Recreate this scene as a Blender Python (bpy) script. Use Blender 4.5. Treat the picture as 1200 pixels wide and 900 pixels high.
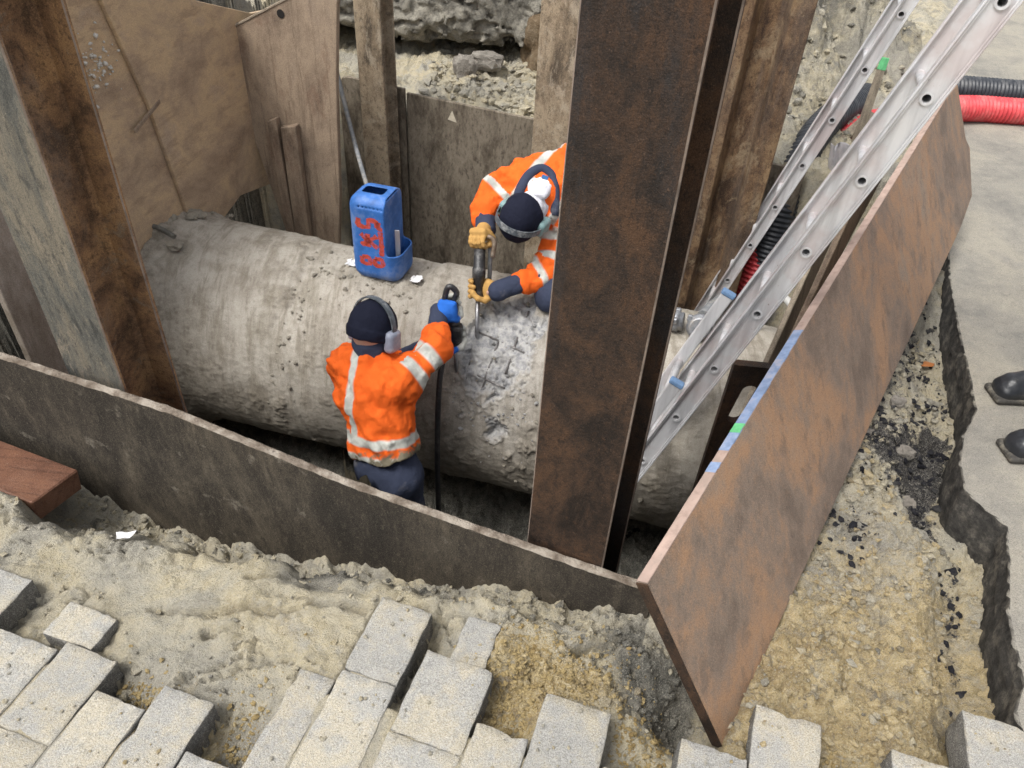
import bpy, bmesh, math, random
import numpy as np
from mathutils import Vector, Matrix

random.seed(7); RNG = np.random.default_rng(7)
for o in list(bpy.data.objects): bpy.data.objects.remove(o)
S = bpy.context.scene; COL = S.collection; D = bpy.data

# ------------------------------------------------------------------ camera
cam = D.cameras.new('Camera'); cam.sensor_width = 36; cam.lens = 27; cam.clip_start = .05; cam.clip_end = 500
co = D.objects.new('Camera', cam); COL.objects.link(co); S.camera = co
CM = np.array([[0.9979061, 0.0646791, 0.0], [0.0413553, -0.6380535, 0.7688807], [0.0497305, -0.7672707, -0.6393923]])
m4 = Matrix.Identity(4)
for i in range(3):
    m4[i][0] = CM[i][0]; m4[i][1] = -CM[i][1]; m4[i][2] = -CM[i][2]
m4.translation = (0, 0, 1.6); co.matrix_world = m4
S.render.resolution_x = 1024; S.render.resolution_y = 768
S.render.engine = 'CYCLES'; S.cycles.use_denoising = True; S.cycles.denoising_prefilter = 'NONE'; S.cycles.use_adaptive_sampling = False; S.cycles.max_bounces = 5; S.cycles.diffuse_bounces = 3; S.cycles.sample_clamp_indirect = 3; S.cycles.sampling_pattern = 'BLUE_NOISE'; S.cycles.filter_width = 1.6

# ------------------------------------------------------------------ sky, sun, exposure (bright overcast)
W = D.worlds.new('World'); S.world = W; W.use_nodes = True
wn = W.node_tree.nodes; wl = W.node_tree.links; wn.clear()
sky = wn.new('ShaderNodeTexSky'); sky.sky_type = 'NISHITA'; sky.sun_disc = False
SUN_EL, SUN_AZ = math.radians(60), math.radians(232)
sky.sun_elevation = SUN_EL; sky.sun_rotation = SUN_AZ; sky.dust_density = 4; sky.air_density = 1.0; sky.ozone_density = 1
hs = wn.new('ShaderNodeHueSaturation'); hs.inputs['Saturation'].default_value = .22
bg = wn.new('ShaderNodeBackground'); bg.inputs['Strength'].default_value = .14
wo = wn.new('ShaderNodeOutputWorld')
wl.new(sky.outputs[0], hs.inputs['Color']); wl.new(hs.outputs[0], bg.inputs['Color']); wl.new(bg.outputs[0], wo.inputs[0])
sl = D.lights.new('Sun', 'SUN'); sl.energy = 1.5; sl.angle = math.radians(22); sl.color = (1, .97, .92)
so = D.objects.new('Sun', sl); COL.objects.link(so)
sd = Vector((math.sin(SUN_AZ) * math.cos(SUN_EL), math.cos(SUN_AZ) * math.cos(SUN_EL), math.sin(SUN_EL)))
so.rotation_euler = sd.to_track_quat('Z', 'Y').to_euler(); so.location = (0, 0, 8)
vs = S.view_settings; vs.view_transform = 'Standard'; vs.look = 'None'; vs.exposure = .84; vs.gamma = 1; vs.use_curve_mapping = False

# ------------------------------------------------------------------ numpy noise
_p = np.random.default_rng(3).permutation(256); _p = np.r_[_p, _p, _p]
_g = np.random.default_rng(4).normal(size=(256, 3)); _g /= np.linalg.norm(_g, axis=1)[:, None]
def pn(x, y, z):
    x = np.asarray(x, float); y = np.asarray(y, float) + 0 * x; z = np.asarray(z, float) + 0 * x
    xi, yi, zi = np.floor(x).astype(int), np.floor(y).astype(int), np.floor(z).astype(int)
    xf, yf, zf = x - xi, y - yi, z - zi; xi &= 255; yi &= 255; zi &= 255
    u, v, w = [t * t * t * (t * (t * 6 - 15) + 10) for t in (xf, yf, zf)]
    r = 0
    for a in (0, 1):
        for b in (0, 1):
            for c in (0, 1):
                g = _g[_p[_p[_p[xi + a] + yi + b] + zi + c]]
                r = r + (u if a else 1 - u) * (v if b else 1 - v) * (w if c else 1 - w) * (g[..., 0] * (xf - a) + g[..., 1] * (yf - b) + g[..., 2] * (zf - c))
    return r * 1.5
def fbm(x, y, z=0., o=4, g=.5):
    s = 0; a = 1.
    for i in range(o):
        s = s + a * pn(np.asarray(x) * 2 ** i + 17.3 * i, np.asarray(y) * 2 ** i + 5.1 * i, np.asarray(z) * 2 ** i + 9.7 * i); a *= g
    return s
def clumps(x, y, sc, seed=0):
    # billowed noise: rounded crumbs with sharp creases between them
    wx = .5 * pn(x * sc * .6, y * sc * .6, 3.7 + seed); wy = .5 * pn(x * sc * .6 + 9, y * sc * .6, 1.7 + seed); X = x * sc + wx; Y = y * sc + wy
    return 1.5 * np.abs(pn(X, Y, 2.3 + seed)) + .7 * np.abs(pn(X * 2.1 + 4, Y * 2.1, 5.1 + seed)) - .35
def sst(a, b, x):
    t = np.clip((x - a) / (b - a), 0, 1); return t * t * (3 - 2 * t)

# ------------------------------------------------------------------ object helpers
def tag(o, label=None, cat=None, group=None, kind=None):
    if label: o['label'] = label
    if cat: o['category'] = cat
    if group: o['group'] = group
    if kind: o['kind'] = kind
    return o
def empty(name, loc, label, cat, group=None):
    o = D.objects.new(name, None); COL.objects.link(o); o.location = loc; o.empty_display_size = .1
    WORLD[o.name] = Vector(loc)
    return tag(o, label, cat, group)
WORLD = {}
def link(name, me, mat, parent=None, base=None):
    """me in world coordinates -> object whose origin sits at its base"""
    if mat is not None and not me.materials:
        for m in (mat if isinstance(mat, (list, tuple)) else [mat]): me.materials.append(m)
    o = D.objects.new(name, me); COL.objects.link(o)
    n = len(me.vertices); c = np.empty(n * 3, np.float32); me.vertices.foreach_get('co', c); c = c.reshape(-1, 3)
    if base is None: base = Vector(((c[:, 0].min() + c[:, 0].max()) / 2, (c[:, 1].min() + c[:, 1].max()) / 2, c[:, 2].min()))
    base = Vector(base); c = c - np.array(base, np.float32); me.vertices.foreach_set('co', c.ravel()); me.update()
    pb = Vector((0, 0, 0))
    if parent is not None:
        o.parent = parent; pb = WORLD[parent.name]
    o.location = base - pb; WORLD[o.name] = base
    return o
def npmesh(name, V, F, smooth=True):
    me = D.meshes.new(name); V = np.asarray(V, np.float32); F = np.asarray(F, np.int32); k = F.shape[1]
    me.vertices.add(len(V)); me.vertices.foreach_set('co', V.ravel())
    me.loops.add(F.size); me.loops.foreach_set('vertex_index', F.ravel())
    me.polygons.add(len(F)); me.polygons.foreach_set('loop_start', np.arange(0, F.size, k, dtype=np.int32))
    try: me.polygons.foreach_set('loop_total', np.full(len(F), k, np.int32))
    except Exception: pass
    me.polygons.foreach_set('use_smooth', np.full(len(F), smooth)); me.update(calc_edges=True); me.validate()
    return me
def attr(me, name, vals):
    vals = np.asarray(vals, np.float32)
    if vals.ndim == 1:
        a = me.attributes.new(name, 'FLOAT', 'POINT'); a.data.foreach_set('value', vals)
    else:
        a = me.attributes.new(name, 'FLOAT_COLOR', 'POINT'); v = np.ones((len(vals), 4), np.float32); v[:, :3] = vals; a.data.foreach_set('color', v.ravel())
def bmm(name, bm, smooth=False):
    bmesh.ops.recalc_face_normals(bm, faces=bm.faces)
    me = D.meshes.new(name); bm.to_mesh(me); bm.free()
    if smooth:
        for p in me.polygons: p.use_smooth = True
    return me
def smooth_angle(me, deg=35):
    for p in me.polygons: p.use_smooth = True
    try: me.set_sharp_from_angle(angle=math.radians(deg))
    except Exception: pass
    return me
def box_bm(sx, sy, sz, bev=.003, seg=1, jit=0.):
    bm = bmesh.new(); bmesh.ops.create_cube(bm, size=1)
    for v in bm.verts: v.co = Vector((v.co.x * sx + random.uniform(-jit, jit), v.co.y * sy + random.uniform(-jit, jit), v.co.z * sz + random.uniform(-jit, jit)))
    if bev: bmesh.ops.bevel(bm, geom=list(bm.edges), offset=bev, segments=seg, affect='EDGES', profile=.5)
    return bm
def frame(xa, za):
    """matrix whose X is xa and Z close to za"""
    x = Vector(xa).normalized(); z = Vector(za); z = (z - z.dot(x) * x).normalized(); y = z.cross(x)
    return Matrix((x, y, z)).transposed().to_4x4()
def prism(pts, thick, dirv, bev=.003):
    """planar polygon (world points) extruded by thick along dirv"""
    bm = bmesh.new(); vs_ = [bm.verts.new(Vector(p)) for p in pts]; f = bm.faces.new(vs_)
    r = bmesh.ops.extrude_face_region(bm, geom=[f])
    for e in r['geom']:
        if isinstance(e, bmesh.types.BMVert): e.co += Vector(dirv).normalized() * thick
    if bev: bmesh.ops.bevel(bm, geom=list(bm.edges), offset=bev, segments=1, affect='EDGES')
    return bm
def sweep(pts, rad, seg=12, closed_ends=True, ridge=None):
    """tube along points; rad scalar or list"""
    P = [Vector(p) for p in pts]; n = len(P); V = []; F = []
    up = Vector((0, 0, 1)); prev = None
    for i, p in enumerate(P):
        t = (P[min(i + 1, n - 1)] - P[max(i - 1, 0)]).normalized()
        if prev is None:
            a = t.cross(up); a = a if a.length > .05 else t.cross(Vector((1, 0, 0)))
            a.normalize()
        else:
            a = (prev - prev.dot(t) * t).normalized()
        prev = a; b = t.cross(a); r = rad[i] if hasattr(rad, '__len__') else rad
        for k in range(seg):
            th = 2 * math.pi * k / seg; V.append(p + (a * math.cos(th) + b * math.sin(th)) * r)
    for i in range(n - 1):
        for k in range(seg):
            F.append((i * seg + k, i * seg + (k + 1) % seg, (i + 1) * seg + (k + 1) % seg, (i + 1) * seg + k))
    me = D.meshes.new('tube'); faces = list(F)
    if closed_ends: faces += [tuple(range(seg))[::-1], tuple((n - 1) * seg + k for k in range(seg))]
    me.from_pydata([tuple(v) for v in V], [], faces); me.update()
    for p in me.polygons: p.use_smooth = len(p.vertices) == 4
    return me
def spline(ctrl, n=40):
    P = np.array(ctrl, float); P = np.vstack([2 * P[0] - P[1], P, 2 * P[-1] - P[-2]]); out = []
    m = len(P) - 3
    for i in range(m):
        for t in np.linspace(0, 1, max(2, n // m), endpoint=(i == m - 1)):
            a, b, c, d = P[i:i + 4]
            out.append(.5 * ((2 * b) + (-a + c) * t + (2 * a - 5 * b + 4 * c - d) * t * t + (-a + 3 * b - 3 * c + d) * t ** 3))
    return np.array(out)

# ------------------------------------------------------------------ signed distance fields -> mesh (surface nets)
def rcone(P, a, b, ra, rb):
    a = np.asarray(a, float); b = np.asarray(b, float); d = b - a; L2 = d @ d
    t = np.clip(((P - a) @ d) / max(L2, 1e-9), 0, 1)
    q = P - a - t[..., None] * d
    return np.sqrt((q * q).sum(-1)) - (ra + (rb - ra) * t)
def ell(P, c, r, R=None):
    q = P - np.asarray(c, float)
    if R is not None: q = q @ np.asarray(R)
    q = q / np.asarray(r, float); k = np.sqrt((q * q).sum(-1)); return (k - 1) * min(r)
def rbox(P, c, h, r, R=None):
    q = P - np.asarray(c, float)
    if R is not None: q = q @ np.asarray(R)
    q = np.abs(q) - (np.asarray(h, float) - r); return np.sqrt((np.maximum(q, 0) ** 2).sum(-1)) + np.minimum(q.max(-1), 0) - r
def smin(a, b, k):
    h = np.clip(.5 + .5 * (b - a) / k, 0, 1); return b * (1 - h) + a * h - k * h * (1 - h)
def union(fs, k=.03):
    r = fs[0]
    for f in fs[1:]: r = smin(r, f, k)
    return r
def nets(fn, lo, hi, h, name='sdf'):
    lo = np.asarray(lo, float); hi = np.asarray(hi, float); n = np.ceil((hi - lo) / h).astype(int) + 1
    X = lo + h * np.stack(np.meshgrid(*[np.arange(k) for k in n], indexing='ij'), -1)
    Fv = np.empty(n)
    for i in range(0, n[0], 16): Fv[i:i + 16] = fn(X[i:i + 16])
    for ax_ in range(3):
        sl_ = [slice(None)] * 3; sl_[ax_] = 0; Fv[tuple(sl_)] = np.maximum(Fv[tuple(sl_)], h * .5); sl_[ax_] = -1; Fv[tuple(sl_)] = np.maximum(Fv[tuple(sl_)], h * .5)
    s = Fv < 0; c = n - 1
    corner = lambda A, d: A[d[0]:d[0] + c[0], d[1]:d[1] + c[1], d[2]:d[2] + c[2]]
    cs = [(i, j, k) for i in (0, 1) for j in (0, 1) for k in (0, 1)]
    cnt = sum(corner(s, d).astype(int) for d in cs); act = (cnt > 0) & (cnt < 8)
    ids = np.argwhere(act); idx = -np.ones(c, int); idx[act] = np.arange(len(ids))
    acc = np.zeros((len(ids), 3)); w = np.zeros(len(ids))
    for a in cs:
        for ax_ in range(3):
            if a[ax_] == 0:
                b = list(a); b[ax_] = 1; ia = ids + np.array(a); ib = ids + np.array(b)
                fa = Fv[tuple(ia.T)]; fb = Fv[tuple(ib.T)]; mm = (fa < 0) != (fb < 0)
                t = np.where(mm, fa / np.where(mm, fa - fb, 1), 0)
                p = np.array(a)[None] + t[:, None] * (np.array(b) - np.array(a))[None]
                acc += np.where(mm[:, None], p, 0); w += mm
    V = lo + h * (ids + acc / np.maximum(w, 1)[:, None]); quads = []
    for ax_ in range(3):
        u, v = (ax_ + 1) % 3, (ax_ + 2) % 3
        A = np.moveaxis(s, ax_, 0); e = A[:-1] != A[1:]; e = np.moveaxis(e, 0, ax_)
        pos = np.argwhere(e); pos = pos[(pos[:, u] > 0) & (pos[:, v] > 0) & (pos[:, u] < c[u]) & (pos[:, v] < c[v])]
        eu = np.zeros(3, int); eu[u] = 1; ev = np.zeros(3, int); ev[v] = 1
        q = np.stack([idx[tuple((pos - eu - ev).T)], idx[tuple((pos - ev).T)], idx[tuple(pos.T)], idx[tuple((pos - eu).T)]], 1)
        fl = s[tuple(pos.T)]; q[~fl] = q[~fl][:, ::-1]; quads.append(q)
    Q = np.vstack(quads); Q = Q[(Q >= 0).all(1)]
    return npmesh(name, V, Q)
def verts_of(me):
    c = np.empty(len(me.vertices) * 3, np.float32); me.vertices.foreach_get('co', c); return c.reshape(-1, 3).astype(float)

# ------------------------------------------------------------------ materials
class MB:
    def __init__(s, name, rough=.8, spec=.3, metal=0.):
        s.m = D.materials.new(name); s.m.use_nodes = True; s.nt = s.m.node_tree; s.n = s.nt.nodes
        s.b = s.n['Principled BSDF']; s.b.inputs['Roughness'].default_value = rough; s.b.inputs['Metallic'].default_value = metal
        s.b.inputs['Specular IOR Level'].default_value = spec
        s.tc = s.n.new('ShaderNodeTexCoord').outputs['Object']; s.h = []
    def L(s, a, b): s.nt.links.new(a, b)
    def vec(s, scale=(1, 1, 1), rot=(0, 0, 0), loc=(0, 0, 0)):
        mp = s.n.new('ShaderNodeMapping'); mp.inputs['Scale'].default_value = scale; mp.inputs['Rotation'].default_value = rot; mp.inputs['Location'].default_value = loc
        s.L(s.tc, mp.inputs[0]); return mp.outputs[0]
    def noise(s, scale, detail=5, rough=.6, vec=None, dist=0.):
        t = s.n.new('ShaderNodeTexNoise'); t.inputs['Scale'].default_value = scale; t.inputs['Detail'].default_value = detail
        t.inputs['Roughness'].default_value = rough; t.inputs['Distortion'].default_value = dist; s.L(vec or s.tc, t.inputs['Vector']); return t.outputs['Fac']
    def voro(s, scale, vec=None, feat='F1'):
        t = s.n.new('ShaderNodeTexVoronoi'); t.inputs['Scale'].default_value = scale; t.feature = feat; s.L(vec or s.tc, t.inputs['Vector']); return t.outputs['Distance']
    def ramp(s, fac, stops):
        r = s.n.new('ShaderNodeValToRGB'); e = r.color_ramp.elements
        while len(e) < len(stops): e.new(.5)
        for k, (p, c) in zip(e, stops):
            k.position = p; k.color = (c, c, c, 1) if not hasattr(c, '__len__') else (*c, 1)
        s.L(fac, r.inputs[0]); return r.outputs[0]
    def step(s, fac, lo, hi): return s.ramp(fac, [(lo, 0.), (hi, 1.)] if hi > lo else [(hi, 1.), (lo, 0.)])
    def math(s, op, a, b=None):
        t = s.n.new('ShaderNodeMath'); t.operation = op
        for i, v in enumerate((a, b)):
            if v is None: continue
            if isinstance(v, (int, float)): t.inputs[i].default_value = v
            else: s.L(v, t.inputs[i])
        return t.outputs[0]
    def mix(s, fac, a, b, mode='MIX'):
        t = s.n.new('ShaderNodeMix'); t.data_type = 'RGBA'; t.blend_type = mode
        for sock, v in ((t.inputs[0], fac), (t.inputs[6], a), (t.inputs[7], b)):
            if isinstance(v, (int, float)): sock.default_value = v
            elif isinstance(v, tuple): sock.default_value = (*v, 1)
            else: s.L(v, sock)
        return t.outputs[2]
    def attr(s, name, out='Fac'):
        t = s.n.new('ShaderNodeAttribute'); t.attribute_name = name; return t.outputs[out]
    def sep(s, c):
        t = s.n.new('ShaderNodeSeparateColor'); s.L(c, t.inputs[0]); return t.outputs
    def rand(s):
        return s.n.new('ShaderNodeObjectInfo').outputs['Random']
    def done(s, col, bump=None, dist=.004, strength=.6, rough=None):
        if isinstance(col, tuple): s.b.inputs['Base Color'].default_value = (*col, 1)
        else: s.L(col, s.b.inputs['Base Color'])
        if bump is not None:
            bp = s.n.new('ShaderNodeBump'); bp.inputs['Distance'].default_value = dist; bp.inputs['Strength'].default_value = strength
            s.L(bump, bp.inputs['Height']); s.L(bp.outputs[0], s.b.inputs['Normal'])
        if rough is not None: s.L(rough, s.b.inputs['Roughness'])
        return s.m
MAT = {}
def m_soil():
    b = MB('soil', .95, .12); z = b.sep(b.attr('zone', 'Color')); n1 = b.noise(2.6, 12, .68, None, .3); n2 = b.noise(21, 10, .75); n3 = b.noise(150, 6, .75)
    base = b.ramp(n1, [(.36, (.3, .285, .25)), (.44, (.44, .41, .335)), (.5, (.54, .485, .36)), (.56, (.56, .485, .325)), (.61, (.46, .43, .36)), (.7, (.36, .345, .31))])
    base = b.mix(b.math('MULTIPLY', b.step(n2, .52, .62), .55), base, (.27, .262, .24)); base = b.mix(b.math('MULTIPLY', b.step(n2, .44, .36), .4), base, (.52, .47, .37))
    mixn = b.math('ADD', b.math('MULTIPLY', n2, .9), b.math('MULTIPLY', n1, .7))
    def msk(zc, lo, hi): return b.step(b.math('ADD', zc, b.math('SUBTRACT', mixn, .8)), lo, hi)
    n4 = b.noise(8, 9, .75); yel = b.ramp(n2, [(.36, (.28, .2, .095)), (.47, (.46, .35, .175)), (.55, (.55, .435, .235)), (.64, (.62, .51, .31))])
    yel = b.mix(b.math('MULTIPLY', b.step(n4, .53, .62), .7), yel, b.ramp(n2, [(.4, (.17, .155, .125)), (.6, (.33, .3, .235))]))
    c = b.mix(msk(z[0], .32, .55), base, yel)
    gry = b.ramp(n2, [(.36, (.06, .062, .058)), (.5, (.14, .138, .122)), (.62, (.24, .225, .19))])
    c = b.mix(msk(z[2], .36, .6), c, gry)
    blk = b.ramp(n3, [(.38, (.012, .012, .016)), (.55, (.035, .035, .042)), (.66, (.15, .145, .13))])
    c = b.mix(msk(z[1], .44, .52), c, blk)
    c = b.mix(b.math('MULTIPLY', b.step(n3, .54, .66), .4), c, (.55, .52, .46)); c = b.mix(b.math('MULTIPLY', b.step(n3, .43, .35), .45), c, (.14, .13, .11))
    n6 = b.noise(380, 3, .8); c = b.mix(b.math('MULTIPLY', b.step(n6, .52, .6), .45), c, (.68, .63, .52)); c = b.mix(b.math('MULTIPLY', b.step(n6, .44, .37), .3), c, (.15, .13, .1))
    h = b.math('ADD', b.math('MULTIPLY', n3, .7), n2)
    return b.done(c, h, .024, .9)
def m_clod(name, stops):
    b = MB(name, .95, .15); n = b.noise(16, 6, .65); n3 = b.noise(150, 4, .7)
    c = b.ramp(n, stops); c = b.mix(b.math('MULTIPLY', b.step(n3, .42, .3), .5), c, (.1, .095, .085))
    return b.done(c, b.math('ADD', n3, b.noise(45, 8, .75)), .02, .8)
def m_block():
    b = MB('concrete_block', .92, .15); geo = b.n.new('ShaderNodeNewGeometry'); pos = geo.outputs['Position']; r = b.rand()
    n1 = b.noise(5, 12, .7, pos); n2 = b.noise(45, 8, .75, pos); n3 = b.noise(230, 5, .75, pos)
    c = b.ramp(n1, [(.36, (.35, .345, .325)), (.47, (.4, .388, .355)), (.56, (.5, .445, .335)), (.66, (.39, .378, .345))])
    c = b.mix(b.math('MULTIPLY', b.step(n2, .52, .64), .45), c, (.53, .46, .33)); c = b.mix(b.math('MULTIPLY', b.step(n2, .46, .36), .45), c, (.27, .265, .25))
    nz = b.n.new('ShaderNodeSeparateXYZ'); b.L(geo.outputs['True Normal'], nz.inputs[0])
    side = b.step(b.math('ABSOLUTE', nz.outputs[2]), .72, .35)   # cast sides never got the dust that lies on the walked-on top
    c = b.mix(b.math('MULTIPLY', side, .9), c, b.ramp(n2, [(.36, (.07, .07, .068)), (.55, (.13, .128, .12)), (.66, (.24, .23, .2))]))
    c = b.mix(b.math('MULTIPLY', b.step(n3, .55, .63), .55), c, (.62, .6, .56)); c = b.mix(b.math('MULTIPLY', b.step(n3, .43, .36), .5), c, (.17, .165, .15))
    n6 = b.noise(420, 3, .8, pos); c = b.mix(b.math('MULTIPLY', b.step(n6, .53, .6), .45), c, (.7, .68, .63)); c = b.mix(b.math('MULTIPLY', b.step(n6, .47, .4), .55), c, (.15, .145, .135))
    v = b.math('ADD', .9, b.math('MULTIPLY', r, .16)); hv = b.n.new('ShaderNodeHueSaturation'); b.L(v, hv.inputs['Value']); b.L(c, hv.inputs['Color'])
    return b.done(hv.outputs[0], b.math('ADD', n2, b.math('MULTIPLY', n3, .6)), .011, .8)
def m_rust(name, dark, mid, bright, grey, stretch=.25, mud=0., mudc=(.3, .25, .19), blue=.25, streak=.3):
    b = MB(name, .68, .3, .12); v = b.vec((1, 1, stretch)); vl = b.vec((1, 1, stretch * .25)); vs_ = b.vec((1, 1, .04))
    n1 = b.noise(6, 12, .74, v, .5); n2 = b.noise(55, 8, .78, v); n3 = b.noise(190, 5, .75); n4 = b.noise(3.4, 10, .68, vl, .3); n5 = b.noise(30, 8, .7, vs_)
    c = b.ramp(n1, [(.4, dark), (.47, mid), (.53, b_mid(mid, bright)), (.58, bright)])
    c = b.mix(b.math('MULTIPLY', b.step(n4, .5, .57), blue * 2.6), c, grey)
    c = b.mix(b.math('MULTIPLY', b.step(n5, .52, .62), streak), c, dark); c = b.mix(b.math('MULTIPLY', b.step(n5, .46, .36), streak), c, b_mid(mid, bright))
    c = b.mix(b.math('MULTIPLY', b.step(n2, .48, .38), .75), c, dark); c = b.mix(b.math('MULTIPLY', b.step(n2, .55, .66), .55), c, bright)
    if mud:
        c = b.mix(b.math('MULTIPLY', b.step(b.noise(9, 12, .8, v, .6), .58 - mud * .2, .66 - mud * .2), .8), c, b.mix(n2, tuple(x * .6 for x in mudc), tuple(x * 1.25 for x in mudc)))
    c = b.mix(b.math('MULTIPLY', b.step(n3, .62, .7), .55), c, tuple(min(1, x * 2.2 + .05) for x in bright)); c = b.mix(b.math('MULTIPLY', b.step(n3, .42, .34), .6), c, tuple(x * .5 for x in dark))
    n6 = b.noise(430, 3, .8); c = b.mix(b.math('MULTIPLY', b.step(n6, .54, .63), .25), c, tuple(min(1, x * 1.5 + .02) for x in bright)); c = b.mix(b.math('MULTIPLY', b.step(n6, .47, .39), .5), c, tuple(x * .4 for x in dark))
    return b.done(c, b.math('ADD', n2, b.math('MULTIPLY', n3, .7)), .006, .7, b.ramp(n1, [(.36, .5), (.62, .85)]))
def b_mid(a, c): return tuple((x + y) / 2 for x, y in zip(a, c))
def m_ply(name, cols, grain=(1, .12, 1), gs=22, rough=.7, big=3.2):
    b = MB(name, rough, .25); v = b.vec(grain); vb = b.vec(tuple((x + 1) / 2 for x in grain)); n1 = b.noise(big, 12, .68, vb, .3); n2 = b.noise(gs, 9, .75, v, .2); n3 = b.noise(210, 5, .75); n4 = b.noise(9, 10, .75, vb)
    c = b.ramp(n1, [(.36, cols[0]), (.45, cols[1]), (.54, cols[2]), (.63, cols[3])])
    c = b.mix(b.math('MULTIPLY', b.step(n4, .52, .62), .6), c, cols[4]); c = b.mix(b.math('MULTIPLY', b.step(n4, .46, .36), .5), c, cols[1])
    c = b.mix(b.math('MULTIPLY', b.step(n2, .48, .38), .6), c, cols[0]); c = b.mix(b.math('MULTIPLY', b.step(n2, .54, .64), .45), c, cols[2])
    c = b.mix(b.math('MULTIPLY', b.step(n3, .6, .7), .45), c, (.5, .45, .38)); c = b.mix(b.math('MULTIPLY', b.step(n3, .42, .34), .5), c, tuple(x * .6 for x in cols[0]))
    n6 = b.noise(400, 3, .8); c = b.mix(b.math('MULTIPLY', b.step(n6, .53, .62), .35), c, tuple(min(1, x * 1.5 + .03) for x in cols[2])); c = b.mix(b.math('MULTIPLY', b.step(n6, .47, .39), .4), c, tuple(x * .5 for x in cols[0]))
    return b.done(c, b.math('ADD', n2, b.math('MULTIPLY', n3, .6)), .004, .6)
def m_plate():
    b = MB('muddy_steel_plate', .75, .25, .05); v = b.vec((1, 1, .35)); n1 = b.noise(4.5, 12, .74, v, .4); n2 = b.noise(48, 9, .78, v); n3 = b.noise(170, 6, .75); n4 = b.noise(13, 10, .72)
    c = b.ramp(n1, [(.36, (.02, .017, .014)), (.47, (.04, .033, .026)), (.56, (.075, .062, .046)), (.66, (.15, .125, .09))])
    c = b.mix(b.math('MULTIPLY', b.step(n2, .54, .64), .5), c, (.13, .11, .08)); c = b.mix(b.math('MULTIPLY', b.step(n2, .47, .38), .6), c, (.015, .013, .011))
    c = b.mix(b.math('MULTIPLY', b.step(n4, .6, .68), .7), c, b.mix(n2, (.1, .09, .07), (.34, .3, .24)))
    c = b.mix(b.math('MULTIPLY', b.step(n3, .6, .67), .6), c, (.3, .26, .2))
    n6 = b.noise(400, 3, .8); c = b.mix(b.math('MULTIPLY', b.step(n6, .54, .62), .4), c, (.22, .19, .145)); c = b.mix(b.math('MULTIPLY', b.step(n6, .47, .4), .5), c, (.012, .01, .008))
    return b.done(c, b.math('ADD', n2, n3), .006, .7)
def m_backplate():
    b = MB('mud_streaked_sheet', .82, .2); v = b.vec((1, 1, .4)); n1 = b.noise(7, 12, .74, v, .3); n2 = b.noise(60, 9, .76, v); n3 = b.noise(180, 5, .75)
    c = b.ramp(n1, [(.36, (.065, .053, .04)), (.46, (.15, .125, .094)), (.56, (.24, .205, .158)), (.66, (.12, .097, .072))])
    c = b.mix(b.math('MULTIPLY', b.step(n2, .48, .38), .75), c, (.065, .052, .04)); c = b.mix(b.math('MULTIPLY', b.step(n2, .56, .66), .4), c, (.34, .3, .235)); c = b.mix(b.math('MULTIPLY', b.step(n3, .44, .35), .5), c, (.05, .04, .03))
    return b.done(c, b.math('ADD', n2, n3), .005, .6)
def m_pipe():
    b = MB('muddy_concrete_pipe', .82, .25); n1 = b.noise(3.4, 12, .7, None, .3); n2 = b.noise(26, 9, .76); n3 = b.noise(160, 6, .75); a = b.sep(b.attr('pm', 'Color'))
    v = b.vec((1, .16, .16), (0, 0, .242)); n4 = b.noise(20, 9, .72, v)
    c = b.ramp(n1, [(.36, (.21, .185, .15)), (.45, (.31, .28, .235)), (.54, (.39, .36, .31)), (.64, (.27, .245, .2))])
    c = b.mix(b.math('MULTIPLY', b.step(n4, .51, .6), .55), c, (.43, .4, .345)); c = b.mix(b.math('MULTIPLY', b.step(n4, .49, .4), .7), c, (.19, .165, .125))
    c = b.mix(b.math('MULTIPLY', b.step(n2, .47, .37), .45), c, (.17, .15, .12)); c = b.mix(b.math('MULTIPLY', b.step(n3, .42, .34), .35), c, (.15, .13, .1))
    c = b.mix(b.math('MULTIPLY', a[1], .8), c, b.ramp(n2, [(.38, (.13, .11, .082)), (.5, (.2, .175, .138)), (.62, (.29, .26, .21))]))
    n6 = b.noise(380, 3, .8); c = b.mix(b.math('MULTIPLY', b.step(n6, .47, .4), .35), c, (.14, .12, .095)); c = b.mix(b.math('MULTIPLY', b.step(n6, .54, .62), .22), c, (.55, .52, .46))
    fresh = b.ramp(n2, [(.38, (.22, .23, .25)), (.48, (.34, .345, .355)), (.56, (.47, .465, .45)), (.66, (.3, .31, .34))]); c = b.mix(a[0], c, fresh)
    return b.done(c, b.math('ADD', n2, b.math('MULTIPLY', n3, .3)), .009, .5)
def m_alu():
    b = MB('dull_aluminium', .42, .5, .4); v = b.vec((1, 1, .06)); n = b.noise(24, 6, .6, v); n2 = b.noise(70, 5, .75); n3 = b.noise(5, 5)
    c = b.ramp(n, [(.38, (.48, .48, .49)), (.58, (.68, .68, .69))]); c = b.mix(b.math('MULTIPLY', b.step(n3, .5, .62), .5), c, (.5, .4, .38))
    c = b.mix(b.step(n2, .66, .72), c, (.2, .15, .12))
    return b.done(c, n2, .001, .3, b.ramp(n3, [(.3, .34), (.7, .6)]))
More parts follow.
